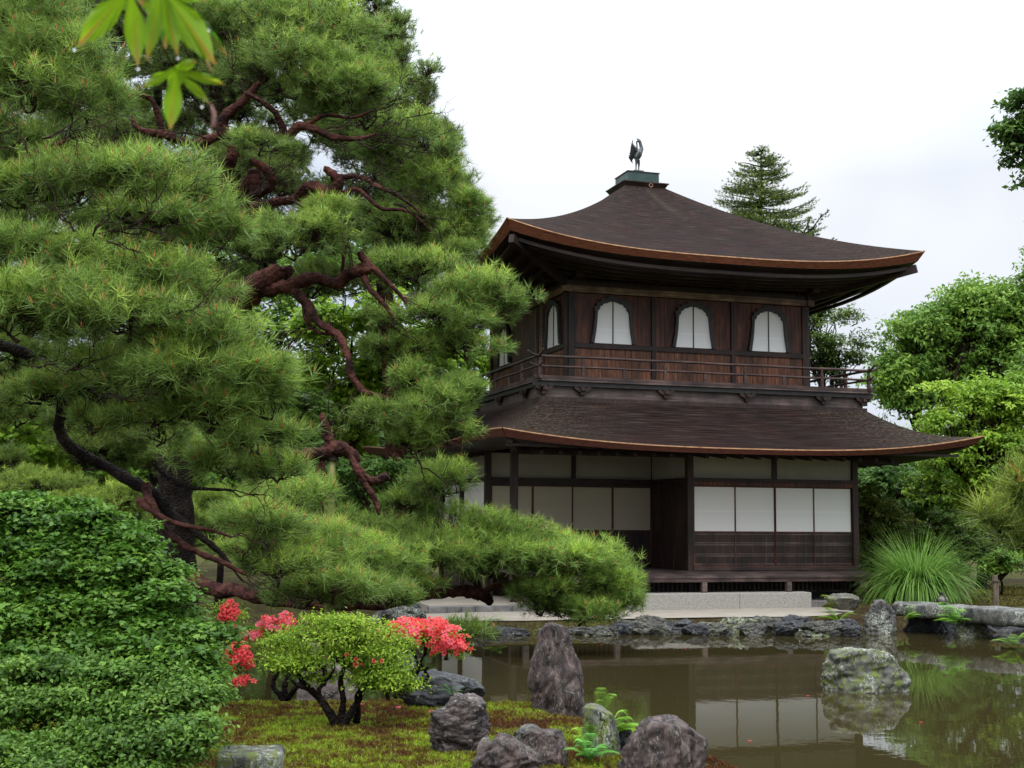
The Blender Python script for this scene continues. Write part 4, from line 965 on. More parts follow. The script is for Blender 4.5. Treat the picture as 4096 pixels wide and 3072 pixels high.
PINE_D = np.array([.10, .165, .042]); PINE_M = np.array([.20, .31, .06]); PINE_L = np.array([.40, .52, .10])
def pine_pads(parent, pads, dens=1., L=.10, K=26, wd=.0045, bright=1., candle=.12, twig_to=None, tw=1., hue=None, name='crown', grow=1.15):
    parts = []; tv = []; tt = []; to = 0
    for pad in pads:
        ux, uy, rx, ry, d = pad[:5]; br = pad[5] if len(pad) > 5 else 1.
        n = int(dens*rx*ry*(d/15)**.6*.045*1.0)+12
        n = int(dens*(rx*MU*d)*(ry*MU*d)/(L*L)*26)+30
        P, A, wh, c, (a, dp, b) = pad_pts(ux, uy, rx*grow, ry*grow, d, n, shell=.6, scat=.10)
        n = len(P)
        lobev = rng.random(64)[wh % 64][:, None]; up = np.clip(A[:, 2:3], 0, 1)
        mixv = np.clip(.32+.6*lobev*up+.4*rng.random((n, 1))*up, 0, 1)  # upward tufts lighter: light from above put into needle colour, plus yellower growth
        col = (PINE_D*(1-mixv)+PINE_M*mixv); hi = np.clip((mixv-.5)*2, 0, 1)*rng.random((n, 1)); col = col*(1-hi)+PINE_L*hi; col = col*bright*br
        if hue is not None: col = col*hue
        ax = A*.8+np.array([0, 0, .55])+rng.normal(size=(n, 3))*.35
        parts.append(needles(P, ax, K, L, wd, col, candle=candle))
        # twigs: anchors inside the pad, tufts to anchors
        na = max(6, n//22); sel = rng.choice(n, na, replace=False); anc = P[sel]*.55+c*.45-np.array([0, 0, b*.25])+rng.normal(size=(na, 3))*a*.06
        D = ((P[:, None, :]-anc[None])**2).sum(-1); near = D.argmin(1)
        v_, t_ = strands(anc[near], P, .0055*tw, .002*tw, .12, 3); tv.append(v_); tt.append(t_+to); to += len(v_)
        root = np.array(pad[6]) if len(pad) > 6 and pad[6] is not None else c-np.array([0, 0, b*.55])
        # second order: anchors gather to 3-5 nodes, nodes to the root
        nk = max(2, na//6); nodes = anc[rng.choice(na, nk, replace=False)]*.5+root*.5
        nd = ((anc[:, None, :]-nodes[None])**2).sum(-1).argmin(1)
        v_, t_ = strands(nodes[nd], anc, .012*tw, .006*tw, .13, 4); tv.append(v_); tt.append(t_+to); to += len(v_)
        v_, t_ = strands(np.repeat(root[None], nk, 0), nodes, .024*tw, .012*tw, .12, 5); tv.append(v_); tt.append(t_+to); to += len(v_)
    V, T, C = cat(parts)
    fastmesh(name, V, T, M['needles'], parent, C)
    fastmesh('twig', np.concatenate(tv), np.concatenate(tt), M['twig'], parent)
def leafy(parent, blobs, dens=1., bgrow=1., L=.1, wd=.06, pal=((.02, .05, .01), (.05, .12, .02), (.12, .22, .03)), shape='kite', flat=.6, jit=.5, low=-.5, name='crown', trunk=None, cl=.35, bark='darkbark', droop=.2, twigs=True, tw=1.):
    parts = []; pal = [np.array(p) for p in pal]; tv = []; tt = []; to = 0; m = 14
    for bl in blobs:
        ux, uy, rx, ry, d = bl[:5]; br = bl[5] if len(bl) > 5 else 1.
        nc = int(dens*(rx*MU*d)*(ry*MU*d)/(L*L)*2.8)+20
        P, A, wh, c, (a, dp, b) = pad_pts(ux, uy, rx*bgrow, ry*bgrow, d, nc, low=low, lobes=max(6, int(rx*ry/500)), depth=.8, shell=.5, scat=.13)
        nc = len(P); r_c = cl*L*4
        off = rng.normal(size=(nc, m, 3))*np.array([1, 1, .35])*r_c*.5
        Q = (P[:, None, :]+off).reshape(-1, 3); N_ = np.repeat(A*(1-flat)+np.array([0, 0, flat]), m, 0)
        lobev = rng.random(64)[wh % 64][:, None]; mv = np.clip(.1+.5*lobev+.4*rng.random((nc, 1)), 0, 1)
        col = np.where(mv < .5, pal[0]*(1-mv*2)+pal[1]*mv*2, pal[1]*(2-mv*2)+pal[2]*(mv*2-1))*br
        parts.append(leaves(Q, N_, L, wd, np.repeat(col, m, 0), jit, shape, droop))
        if twigs:
            na = max(4, nc//10); sel = rng.choice(nc, na, replace=False); anc = P[sel]*.6+c*.4
            near = ((P[:, None, :]-anc[None])**2).sum(-1).argmin(1)
            v_, t_ = strands(anc[near], P, .008*tw, .003*tw, .1, 2); tv.append(v_); tt.append(t_+to); to += len(v_)
            root = np.array(trunk) if trunk is not None else c-np.array([0, 0, b*.8])
            v_, t_ = strands(np.repeat((root*.25+c*.75)[None], na, 0), anc, .03*tw, .01*tw, .1, 4); tv.append(v_); tt.append(t_+to); to += len(v_)
            v_, t_ = strands(root[None], (root*.25+c*.75)[None], .07*tw, .035*tw, .08, 6); tv.append(v_); tt.append(t_+to); to += len(v_)
    V, T, C = cat(parts); fastmesh(name, V, T, M['leaf'], parent, C)
    if tv: fastmesh('branch', np.concatenate(tv), np.concatenate(tt), M['twig'], parent)
def thing(name, p, label, cat_, group=None):
    p = tuple(map(float, p)); o = empty(name, p, label, cat_, group); o['_w'] = p; return o
def gpt(ux, dist):      # ground point below pixel column ux at depth dist
    p = at(ux, 1177, dist); return np.array([p[0], p[1], float(land(p[0], p[1]))])
def trunk(parent, pts, mt='darkbark', gn=.14): return limb('trunk', pts, parent, mt, gn, .12, 14)
def uyz(ux, dist):      # pixel row of the ground at that column and depth
    g = gpt(ux, dist)-CAM; return (1536-(g@U_)/(g@_f2)*F_PX)/KU

# ------------------------------------------------------------------ MAIN PINE
TD = 20.5
g = gpt(398, TD); A_ = thing('pine_tree', g, 'large old red pine with twisted reddish limbs and dark scaly trunk, left of the pavilion', 'pine tree')
by = uyz(398, TD)
trunk(A_, [(400, by+10, TD, 120), (392, 1330, TD, 98), (385, 1200, TD, 92), (378, 1100, TD, 96), (380, 1000, TD, 98), (392, 900, TD, 90), (410, 780, TD, 84)], 'darkbark')
limb('trunk', [(408, 790, TD, 84), (430, 700, TD, 76), (425, 600, TD, 66), (440, 520, TD, 56), (490, 450, TD, 52), (545, 400, TD, 50), (548, 365, TD, 36)], A_, 'redbark')
limb('limb', [(420, 800, TD, 70), (455, 720, TD-.3, 84), (495, 668, TD-.6, 92), (545, 625, TD-.8, 72), (590, 598, TD-.9, 62), (612, 578, TD-.9, 56)], A_, 'redbark', .2, .3)
limb('limb', [(570, 625, TD-.9, 40), (620, 622, TD-1, 40), (665, 605, TD-1, 36), (720, 612, TD-1.2, 34), (760, 590, TD-1.3, 34), (790, 575, TD-1.4, 34), (778, 545, TD-1.4, 22)], A_, 'redbark', .4, .7)
limb('limb', [(640, 625, TD-1, 26), (668, 660, TD-1.3, 28), (690, 700, TD-1.5, 22), (728, 725, TD-1.6, 22), (748, 765, TD-1.7, 22), (760, 810, TD-1.8, 20), (785, 845, TD-1.9, 16), (830, 862, TD-2, 14), (855, 900, TD-2, 11), (875, 950, TD-2, 8)], A_, 'redbark', .4, .9)
limb('limb', [(655, 650, TD-1.2, 14), (662, 690, TD-1.3, 12), (688, 718, TD-1.4, 10), (720, 722, TD-1.5, 10)], A_, 'redbark', .3, .8)
limb('limb', [(775, 575, TD-1.3, 24), (800, 620, TD-1.5, 18), (828, 655, TD-1.6, 12), (850, 690, TD-1.6, 8)], A_, 'redbark', .3, .8)
limb('limb', [(785, 560, TD-1.3, 20), (820, 590, TD-1.5, 16), (855, 625, TD-1.6, 12), (880, 660, TD-1.6, 8)], A_, 'redbark', .3, .8)
limb('limb', [(545, 400, TD, 40), (555, 440, TD-.2, 30), (520, 475, TD-.4, 26), (540, 430, TD-.6, 24), (585, 395, TD-.8, 26), (570, 360, TD-.9, 28), (540, 350, TD-.9, 18)], A_, 'redbark', .35, .6)
limb('limb', [(520, 480, TD, 34), (580, 440, TD-.4, 26), (640, 430, TD-.6, 24), (680, 405, TD-.8, 40), (710, 420, TD-.9, 44), (730, 390, TD-1, 26), (700, 365, TD-1, 20)], A_, 'redbark', .35, .6)
limb('limb', [(715, 420, TD-.9, 24), (738, 470, TD-1, 16), (745, 520, TD-1.1, 12), (738, 590, TD-1.1, 9)], A_, 'redbark', .3, .8)
limb('limb', [(720, 430, TD-.9, 20), (770, 410, TD-1, 14), (820, 450, TD-1.1, 11), (880, 455, TD-1.2, 9), (930, 500, TD-1.2, 6)], A_, 'redbark', .35, .9)
limb('limb', [(715, 385, TD-.9, 18), (770, 380, TD-1, 13), (810, 400, TD-1.1, 10), (870, 430, TD-1.2, 8), (920, 470, TD-1.2, 5)], A_, 'redbark', .35, .9)
limb('limb', [(490, 460, TD, 44), (470, 390, TD-.2, 40), (500, 330, TD-.4, 34), (480, 270, TD-.5, 34), (520, 220, TD-.5, 26), (560, 180, TD-.4, 16)], A_, 'redbark', .3, .5)
limb('limb', [(500, 300, TD-.4, 30), (560, 290, TD-.5, 26), (620, 300, TD-.6, 26), (650, 270, TD-.7, 24), (700, 290, TD-.8, 20), (760, 300, TD-.9, 14), (810, 290, TD-1, 9)], A_, 'redbark', .35, .8)
limb('limb', [(620, 300, TD-.6, 22), (600, 250, TD-.7, 18), (560, 215, TD-.8, 14), (530, 200, TD-.8, 10)], A_, 'redbark', .35, .8)
limb('limb', [(650, 275, TD-.7, 16), (700, 250, TD-.8, 12), (760, 255, TD-.9, 9), (800, 240, TD-1, 7)], A_, 'redbark', .35, .8)
limb('limb', [(480, 290, TD-.4, 28), (410, 310, TD-.5, 24), (350, 290, TD-.6, 22), (300, 280, TD-.7, 16), (280, 250, TD-.7, 12)], A_, 'redbark', .35, .8)
limb('limb', [(350, 290, TD-.6, 16), (330, 220, TD-.7, 14), (290, 200, TD-.8, 12), (260, 190, TD-.8, 9)], A_, 'redbark', .35, .8)
# low long limb over the water
limb('limb', [(395, 1240, TD, 50), (440, 1270, TD-.6, 46), (510, 1278, TD-1.2, 38), (570, 1292, TD-1.6, 34), (680, 1310, TD-1.9, 30), (800, 1308, TD-1.5, 30), (880, 1295, TD-1, 28), (950, 1280, TD-.6, 30), (1010, 1278, TD-.2, 32), (1045, 1288, TD, 34), (1058, 1300, TD, 22)], A_, 'redbark', .3, .5)
limb('limb', [(1035, 1290, TD, 24), (1028, 1260, TD, 20), (1000, 1235, TD, 18), (985, 1215, TD, 12)], A_, 'redbark', .35, .8)
limb('limb', [(1035, 1278, TD, 14), (1100, 1262, TD+.1, 20), (1130, 1278, TD+.1, 16), (1180, 1283, TD+.2, 12), (1260, 1280, TD+.3, 8)], A_, 'redbark', .35, .9)
limb('limb', [(1120, 1250, TD, 9), (1180, 1245, TD, 8), (1250, 1235, TD, 6)], A_, 'redbark', .35, .9)
pads_A = [
 (560, 70, 130, 85, TD+.6), (440, 60, 110, 90, TD+.5), (690, 95, 140, 80, TD+.3), (640, 165, 150, 75, TD-.3), (790, 230, 120, 80, TD+.2), (880, 330, 95, 85, TD+1.4), (740, 190, 90, 60, TD-.6),
 (930, 420, 85, 70, TD+1.4), (860, 500, 110, 60, TD+1.6), (960, 520, 85, 60, TD+1.2), (560, 320, 70, 26, TD-1.3, .9), (640, 520, 105, 62, TD-1.8), (700, 470, 60, 40, TD-1.5),
 (900, 600, 110, 50, TD-.6), (1020, 650, 105, 60, TD-.8), (1085, 675, 58, 46, TD-1), (930, 700, 120, 48, TD-1.2), (1010, 750, 95, 40, TD-1.2), (860, 760, 80, 36, TD-1.4, .9), (930, 830, 75, 42, TD-1.8), (960, 900, 50, 40, TD-1.9), (880, 930, 70, 38, TD-2), (800, 900, 60, 30, TD-2, .9),
 (940, 880, 80, 44, TD-2), (970, 940, 60, 34, TD-2), (890, 965, 60, 26, TD-2), (1010, 860, 40, 34, TD-2), (1000, 455, 46, 42, TD+1), (1008, 505, 36, 32, TD+1), (985, 555, 46, 32, TD+.6), (960, 1050, 82, 50, TD-.3), (890, 1090, 60, 36, TD-.3), (980, 1160, 130, 56, TD-.3), (1090, 1175, 100, 48, TD-.2), (1190, 1205, 100, 50, TD), (1270, 1245, 92, 62, TD+.1), (1330, 1290, 52, 52, TD+.1), (1160, 1300, 80, 40, TD, .8), (1250, 1330, 90, 34, TD, .8), (860, 1190, 120, 60, TD-.8), (1060, 1225, 70, 36, TD-.2, .9),
 (760, 1180, 110, 56, TD-1.2), (700, 1240, 120, 56, TD-1.5), (820, 1260, 100, 42, TD-1.3), (610, 1200, 110, 56, TD-1.6), (560, 1120, 90, 50, TD-1.2), (660, 1120, 90, 45, TD-1.4), (1000, 1370, 60, 26, TD-3, .7),
 (1130, 1205, 110, 46, TD-.4, 1.2), (1230, 1240, 100, 56, TD-.3, 1.25), (1310, 1285, 58, 56, TD-.2, 1.25), (1040, 1185, 100, 44, TD-.6, 1.1), (940, 1200, 100, 46, TD-1, 1.1), (850, 1225, 100, 46, TD-1.6, 1.1),
 (1180, 1290, 80, 36, TD-.3, 1.), (1260, 1320, 70, 36, TD-.3, 1.), (900, 1265, 60, 24, TD-1.6, 1.), (820, 1295, 70, 24, TD-2.4, 1.), (760, 1215, 100, 46, TD-3, 1.15), (700, 1270, 90, 40, TD-4, 1.1), (780, 1285, 80, 30, TD-3.4, 1.), (640, 1260, 80, 40, TD-4.2, 1.1)]
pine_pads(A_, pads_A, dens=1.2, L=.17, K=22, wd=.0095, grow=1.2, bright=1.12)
def twig_web(parent, starts, L0=.5, r0=.014, depth=4, mat_='twig'):
    A, B, R0 = [], [], []
    def grow(p, d, L, r, k):
        if k == 0: return
        m = 2 if k > 1 else 3
        q = p+d*L; A.append(p); B.append(q); R0.append(r)
        for j in range(m):
            nd = unit(d+rng.normal(size=3)*.62+np.array([0, 0, .06])); grow(q, nd, L*rng.uniform(.6, .9), r*.68, k-1)
    for (ux, uy, dd, dx, dy) in starts:
        grow(at(ux, uy, dd), unit(RH*dx-np.array([0, 0, 1.])*dy+FH*rng.uniform(-.4, .4)), L0*rng.uniform(.7, 1.2), r0, depth)
    A, B, R0 = np.array(A), np.array(B), np.array(R0)[:, None]
    v_, t_ = strands(A, B, R0, R0*.7, .10, 3); fastmesh('twig', v_, t_, M[mat_], parent)
for st in ([(880, 655, TD-1.6, 1, .3), (850, 690, TD-1.6, .6, .6), (745, 520, TD-1.1, .3, 1), (738, 590, TD-1.1, .1, 1), (875, 950, TD-2, .5, .8)],
           [(760, 810, TD-1.8, -1, .6), (785, 845, TD-1.9, -.8, .8), (855, 900, TD-2, 1, .5), (830, 862, TD-2, 1, .2), (800, 300, TD-1, 1, .1), (810, 290, TD-1, 1, -.3), (800, 240, TD-1, 1, -.3)],
           [(690, 700, TD-1.5, -1, .4), (728, 725, TD-1.6, -.9, .6), (700, 290, TD-.8, .8, .6), (560, 180, TD-.4, .2, -1), (530, 200, TD-.8, -.6, -1), (260, 190, TD-.8, -.8, -.6), (300, 280, TD-.7, -1, .3)]):
    for one in st:
        for rep in range(2): twig_web(A_, [one], .42, .013, 5)
# broken limb held up by a bamboo pole
limb('limb', [(470, 985, TD-1, 30), (530, 975, TD-2, 30), (590, 978, TD-3, 32), (640, 986, TD-3.4, 36), (690, 978, TD-3.5, 42), (725, 968, TD-3.5, 42), (760, 980, TD-3.5, 34), (775, 1000, TD-3.4, 26)], A_, 'redbark', .3, .4)
limb('limb', [(712, 975, TD-3.5, 34), (705, 940, TD-3.5, 30), (698, 915, TD-3.5, 24), (694, 893, TD-3.5, 14)], A_, 'redbark', .35, .4)
limb('limb', [(755, 975, TD-3.5, 24), (770, 1010, TD-3.6, 20), (785, 1045, TD-3.6, 19), (805, 1075, TD-3.6, 17), (820, 1112, TD-3.6, 10)], A_, 'redbark', .35, .5)
limb('limb', [(770, 1010, TD-3.6, 22), (800, 1040, TD-3.4, 22), (835, 1030, TD-3.3, 26)], A_, 'redbark', .35, .5)
limb('limb', [(700, 985, TD-3.5, 14), (682, 1030, TD-3.5, 12), (690, 1075, TD-3.5, 10), (700, 1108, TD-3.5, 6)], A_, 'redbark', .35, .6)
limb('limb', [(700, 985, TD-3.5, 10), (698, 1030, TD-3.6, 9), (712, 1060, TD-3.6, 7)], A_, 'redbark', .35, .6)
bp = at(718, 985, TD-3.5); gz = .0
BP = thing('bamboo_pole', (bp[0]-.12, bp[1], -.3), 'upright greenish bamboo pole propping up the broken pine limb', 'support pole')
b_ = at(708, 1345, TD-3.5); mb = MB(); a_ = Vector(b_); c_ = Vector(bp); down = a_+(a_-c_)*.35
pts = [down.lerp(c_, t) for t in np.linspace(0, 1, 9)]; mb.tube(pts, .047, 10); mb.build('pole', M['bamboo'], BP, smooth=True)
for t in (.3, .5, .7, .88):
    q = down.lerp(c_, t); MB().tube([q-Vector((0, 0, .012)), q+Vector((0, 0, .012))], .052, 10).build('joint', M['bamboo'], BP)
mb = MB()
for i in range(5): q = c_-Vector((0, 0, .05-.02*i)); mb.tube([q+Vector((.075*math.cos(a), .075*math.sin(a), .01*math.sin(a*2))) for a in np.linspace(0, 2*PI, 13)], .01, 5)
mb.build('lashing', M['rope'], BP)

# ------------------------------------------------------------------ LEFT NEAR PINE
BD = 12.5
g = gpt(-260, BD); B_ = thing('pine_tree', g, 'near pine whose long dark branches and bright needles enter from the left edge', 'pine tree')
trunk(B_, [(-260, uyz(-260, BD)+20, BD, 130), (-240, 1100, BD, 110), (-250, 800, BD, 95), (-230, 500, BD, 80), (-250, 250, BD, 60), (-240, 60, BD, 36)])
limb('limb', [(-240, 640, BD, 50), (-120, 700, BD, 44), (0, 745, BD, 36), (80, 780, BD, 32), (130, 860, BD, 30), (128, 925, BD, 30), (165, 975, BD, 34), (230, 1010, BD, 32), (320, 1060, BD-.2, 32), (370, 1110, BD-.2, 28), (420, 1150, BD-.3, 22), (470, 1190, BD-.3, 16), (500, 1225, BD-.3, 12)], B_, 'darkbark', .3, .5)
limb('limb', [(315, 1045, BD-.2, 26), (318, 1080, BD-.3, 26), (330, 1100, BD-.4, 22), (345, 1130, BD-.4, 22), (380, 1165, BD-.5, 20), (430, 1195, BD-.5, 17), (480, 1215, BD-.5, 14), (530, 1240, BD-.5, 10)], B_, 'redbark', .35, .7)
limb('limb', [(300, 1080, BD-.4, 20), (320, 1100, BD-.5, 16), (380, 1130, BD-.6, 12), (450, 1145, BD-.6, 10), (500, 1160, BD-.6, 6)], B_, 'redbark', .35, .7)
limb('limb', [(330, 1000, BD-.3, 10), (380, 1040, BD-.4, 12), (430, 1055, BD-.4, 10), (500, 1060, BD-.4, 7)], B_, 'darkbark', .35, .7)
limb('limb', [(80, 780, BD, 26), (150, 810, BD-.2, 22), (220, 870, BD-.3, 18), (280, 860, BD-.4, 14), (330, 870, BD-.4, 10)], B_, 'darkbark', .35, .8)
limb('limb', [(-240, 380, BD, 34), (-80, 370, BD, 24), (20, 360, BD, 18), (90, 325, BD, 14), (150, 300, BD, 10)], B_, 'redbark', .3, .8)
limb('limb', [(-240, 560, BD, 34), (-60, 520, BD, 24), (60, 500, BD, 17), (180, 510, BD-.2, 13), (280, 490, BD-.3, 9), (350, 440, BD-.3, 6)], B_, 'twig', .3, .9)
limb('limb', [(180, 510, BD-.2, 11), (260, 530, BD-.2, 9), (360, 520, BD-.2, 7), (440, 540, BD-.2, 5)], B_, 'twig', .3, .9)
pads_B = [
 (40, 60, 130, 90, BD+.6), (130, 150, 120, 80, BD+.4), (60, 200, 120, 70, BD+.2), (190, 230, 90, 60, BD+.3), (30, 290, 80, 40, BD+.2),
 (300, 390, 140, 60, BD+.1), (170, 400, 130, 60, BD), (60, 420, 110, 50, BD), (400, 450, 110, 55, BD), (470, 520, 62, 50, BD), (330, 470, 100, 34, BD-.2),
 (60, 560, 130, 60, BD-.4), (200, 570, 150, 55, BD-.4), (320, 610, 130, 55, BD-.4), (400, 650, 95, 55, BD-.3), (120, 660, 160, 70, BD-.8), (280, 700, 160, 60, BD-.8), (40, 700, 110, 60, BD-.9),
 (430, 740, 120, 60, BD-.6), (520, 810, 105, 60, BD-.4), (580, 870, 62, 55, BD-.3), (380, 820, 140, 60, BD-.7), (240, 800, 130, 40, BD-.5), (450, 900, 110, 55, BD-.6), (560, 950, 90, 50, BD-.4), (330, 900, 90, 36, BD-.6), (600, 1010, 70, 50, BD),
 (90, 850, 110, 34, BD-.2), (200, 920, 60, 26, BD-.4), (40, 900, 70, 36, BD), (480, 1010, 60, 34, BD-.2), (640, 1080, 90, 46, BD+2.5), (560, 1140, 90, 46, BD+1.5), (600, 1240, 110, 44, BD+1.6), (720, 1280, 110, 40, BD+2.4)]
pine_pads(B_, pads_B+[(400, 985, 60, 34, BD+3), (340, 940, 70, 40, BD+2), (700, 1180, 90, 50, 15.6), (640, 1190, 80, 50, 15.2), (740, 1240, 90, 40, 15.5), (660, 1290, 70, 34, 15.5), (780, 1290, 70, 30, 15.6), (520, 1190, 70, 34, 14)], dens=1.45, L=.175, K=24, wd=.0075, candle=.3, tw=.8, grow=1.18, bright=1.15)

for one in ((500, 1225, BD-.3, .8, .8), (530, 1240, BD-.5, .9, .5), (500, 1160, BD-.6, 1, .2), (500, 1060, BD-.4, 1, .2), (330, 870, BD-.4, 1, .1), (440, 540, BD-.2, 1, 0), (150, 300, BD, 1, -.4), (350, 440, BD-.3, 1, -.5), (280, 560, BD-.5, .3, .6), (150, 830, BD-.4, .8, .6)):
    for rep in range(2): twig_web(B_, [one], .22, .008, 5)
for one in ((90, 300, BD-.7, 1, -.5), (140, 300, BD-.7, .3, -1), (60, 330, BD-.7, -.4, -1), (200, 510, BD-.9, .6, -.7), (260, 500, BD-.9, 1, -.2), (230, 520, BD-.9, 1, .3), (160, 500, BD-.9, -.6, -.7), (300, 490, BD-.9, .5, -1), (60, 790, BD-1., 1, -.1), (150, 800, BD-1., 1, -.5), (220, 850, BD-1., 1, .2), (300, 640, BD-1.1, 1, .1), (380, 680, BD-1.1, .8, -.4)):
    for rep in range(2): twig_web(B_, [one], .21, .009, 6)
for one in ((500, 300, TD-1.3, -.8, -.6), (560, 420, TD-1.4, .5, -.8), (610, 430, TD-1.4, 1, .4), (760, 390, TD-1.7, 1, -.1), (800, 400, TD-1.7, 1, .3), (850, 440, TD-1.7, 1, .4), (700, 280, TD-1.5, 1, -.3), (760, 300, TD-1.5, 1, .3), (470, 380, TD-1.4, -1, -.2), (450, 300, TD-1.4, -1, -.3), (650, 720, TD-1.9, -.6, .8)):
    for rep in range(2): twig_web(A_, [one], .36, .014, 5)
# ------------------------------------------------------------------ pines behind
CD = 27
g = gpt(900, CD+4); C_ = thing('pine_tree', g, 'darker pine behind the old red pine, its crown edge against the white sky', 'pine tree')
trunk(C_, [(860, uyz(860, CD+4), CD+4, 60), (850, 900, CD+4, 50), (830, 600, CD+3.5, 44), (820, 300, CD+3, 32), (800, 80, CD+3, 18)], 'redbark')
pine_pads(C_, [(640, 0, 130, 50, CD+1), (780, 20, 80, 60, CD), (830, 90, 75, 60, CD), (880, 160, 62, 60, CD), (905, 250, 55, 60, CD, .8), (945, 330, 52, 60, CD, .8), (985, 400, 48, 56, CD, .8), (1015, 470, 52, 46, CD), (780, 140, 90, 60, CD+1), (820, 300, 100, 80, CD+1, .7), (860, 420, 110, 80, CD+1, .7), (900, 560, 110, 80, CD+1, .7), (300, 60, 140, 90, CD, .7), (200, 330, 150, 90, CD, .7), (460, 180, 130, 120, CD, .7), (540, 420, 150, 90, CD, .7)],
          dens=.75, L=.15, K=20, wd=.010, bright=.9, candle=.0, tw=1.4)
fill = []
for yy in range(-20, 1000, 56):
    xm = np.interp(yy, [0, 100, 200, 300, 400, 470, 560, 640, 641, 1000], [760, 830, 870, 910, 940, 980, 1000, 1000, 560, 520])
    for xx in range(-40, int(xm), 100):
        if True: fill.append((xx+rng.uniform(-35, 35), yy+rng.uniform(-22, 22), rng.uniform(60, 95), rng.uniform(34, 52), CD+1.5+rng.uniform(0, 5), rng.uniform(.75, 1.1)))
g = gpt(350, CD+3); C2 = thing('pine_tree', g, 'broad pine filling the background behind the left pines with muted green needles', 'pine tree')
trunk(C2, [(350, uyz(350, CD+3), CD+3, 60), (340, 900, CD+3, 50), (330, 600, CD+3, 44), (340, 300, CD+3, 30), (340, 60, CD+3, 12)], 'darkbark')
pine_pads(C2, fill, dens=.85, L=.17, K=18, wd=.012, bright=1.05, candle=.0, tw=1.5, grow=1.2)
for i, (ux, lb, pads) in enumerate((
    (150, 'low clipped pine with bright shoot tips behind the leafy shrub, at the left edge', [(80, 1065, 110, 45, 24), (200, 1080, 110, 45, 24), (20, 1030, 60, 26, 24), (150, 1110, 150, 40, 23.6), (320, 1095, 80, 34, 24), (400, 1130, 70, 40, 23.8)]),
    (470, 'low clipped pine with bright shoot tips right of the old pine trunk', [(450, 1085, 60, 30, 25), (500, 1130, 60, 40, 25), (440, 1150, 50, 40, 25)]))):
    g = gpt(ux, 24.3); t_ = thing('pine_shrub', g, lb, 'pine shrub', 'low clipped pines behind the shrub')
    trunk(t_, [(ux, uyz(ux, 24.3), 24.3, 22), (ux+8, 1180, 24.3, 16), (ux, 1110, 24.3, 10)])
    pine_pads(t_, pads, dens=.9, L=.12, K=20, wd=.008, bright=.95, candle=.0, hue=np.array([1.15, 1.1, .9]))
# right foreground pine sprays
ED = 9.5
g = gpt(2560, ED); E_ = thing('pine_tree', g, 'pine with long stiff yellow-green needles reaching in at the right edge', 'pine tree')
trunk(E_, [(2560, uyz(2560, ED)+20, ED, 120), (2550, 1200, ED, 100), (2560, 900, ED, 80), (2550, 700, ED, 40)])
limb('limb', [(2555, 1180, ED, 40), (2400, 1170, ED, 24), (2280, 1160, ED, 16), (2200, 1150, ED, 10), (2140, 1120, ED, 7)], E_, 'twig', .3, .6)
limb('limb', [(2555, 1020, ED, 40), (2400, 1050, ED, 22), (2260, 1060, ED, 12), (2190, 1065, ED, 8)], E_, 'twig', .3, .6)
pine_pads(E_, [(2180, 1080, 62, 40, ED), (2230, 1040, 60, 40, ED), (2160, 1130, 48, 34, ED), (2210, 1160, 60, 36, ED), (2280, 1100, 60, 50, ED), (2260, 1190, 60, 34, ED), (2400, 1060, 90, 60, ED), (2520, 980, 110, 70, ED), (2640, 1060, 110, 70, ED), (2460, 860, 100, 60, ED+.2), (2620, 840, 100, 60, ED), (2540, 720, 90, 60, ED), (2420, 1170, 80, 50, ED), (2700, 940, 80, 60, ED)], dens=.3, L=.21, K=16, wd=.0095, bright=.8, hue=np.array([1.25, 1.1, .9]), candle=.04, tw=.6)

# ------------------------------------------------------------------ broadleaf trees and conifers behind
def broad(ux, d, label, blobs, name='broadleaf_tree', tw=26, group=None, top=None, cat_='tree', **kw):
    g = gpt(ux, d); t_ = thing(name, g, label, cat_, group)
    top = top or min(b[1] for b in blobs)+40
    y0 = uyz(ux, d); trunk(t_, [(ux, y0+4, d, tw), (ux+5, (y0*2+top)/3, d, tw*.8), (ux-4, (y0+top*2)/3, d, tw*.6), (ux, top, d, tw*.25)])
    mid = at(ux, (y0+top*1.2)/2.2, d)
    kw['dens'] = kw.get('dens', 1)*1.7; kw.setdefault('bgrow', 1.22); leafy(t_, blobs, trunk=mid, **kw); return t_
GR_D = ((.03, .07, .018), (.07, .15, .025), (.14, .25, .04)); GR_M = ((.055, .12, .022), (.13, .25, .035), (.25, .40, .055)); GR_B = ((.11, .21, .025), (.23, .39, .035), (.40, .56, .06))
broad(1985, 46, 'tall dark-leaved tree beyond the right end of the pavilion', [(1960, 802, 62, 110, 46), (2000, 732, 70, 60, 46), (2070, 762, 80, 110, 46), (2130, 682, 70, 80, 46), (2190, 662, 60, 60, 46), (2180, 802, 80, 110, 46), (1935, 850, 55, 70, 46), (2020, 850, 90, 80, 46), (2240, 742, 60, 150, 46), (2040, 822, 110, 110, 47.5), (2140, 762, 110, 120, 47.5), (1960, 830, 60, 60, 47), (2100, 682, 60, 60, 47)], pal=GR_M, L=.20, wd=.085, dens=1.1, tw=40, jit=.6, flat=.35, droop=.5)
broad(2120, 33, 'lighter green leafy tree in front of the tall dark one, above the right roof tip', [(2080, 870, 75, 46, 33), (2150, 890, 80, 60, 33), (2050, 920, 55, 36, 33), (2150, 980, 80, 60, 33), (2060, 1010, 62, 45, 33), (2110, 1070, 75, 50, 33), (2200, 960, 60, 90, 33), (2020, 1060, 46, 34, 33, .7), (2200, 1060, 60, 60, 33), (2120, 960, 110, 90, 34), (2200, 870, 60, 60, 33)], pal=GR_B, L=.14, wd=.06, dens=1.0, tw=30, jit=.5, flat=.5, droop=.4)
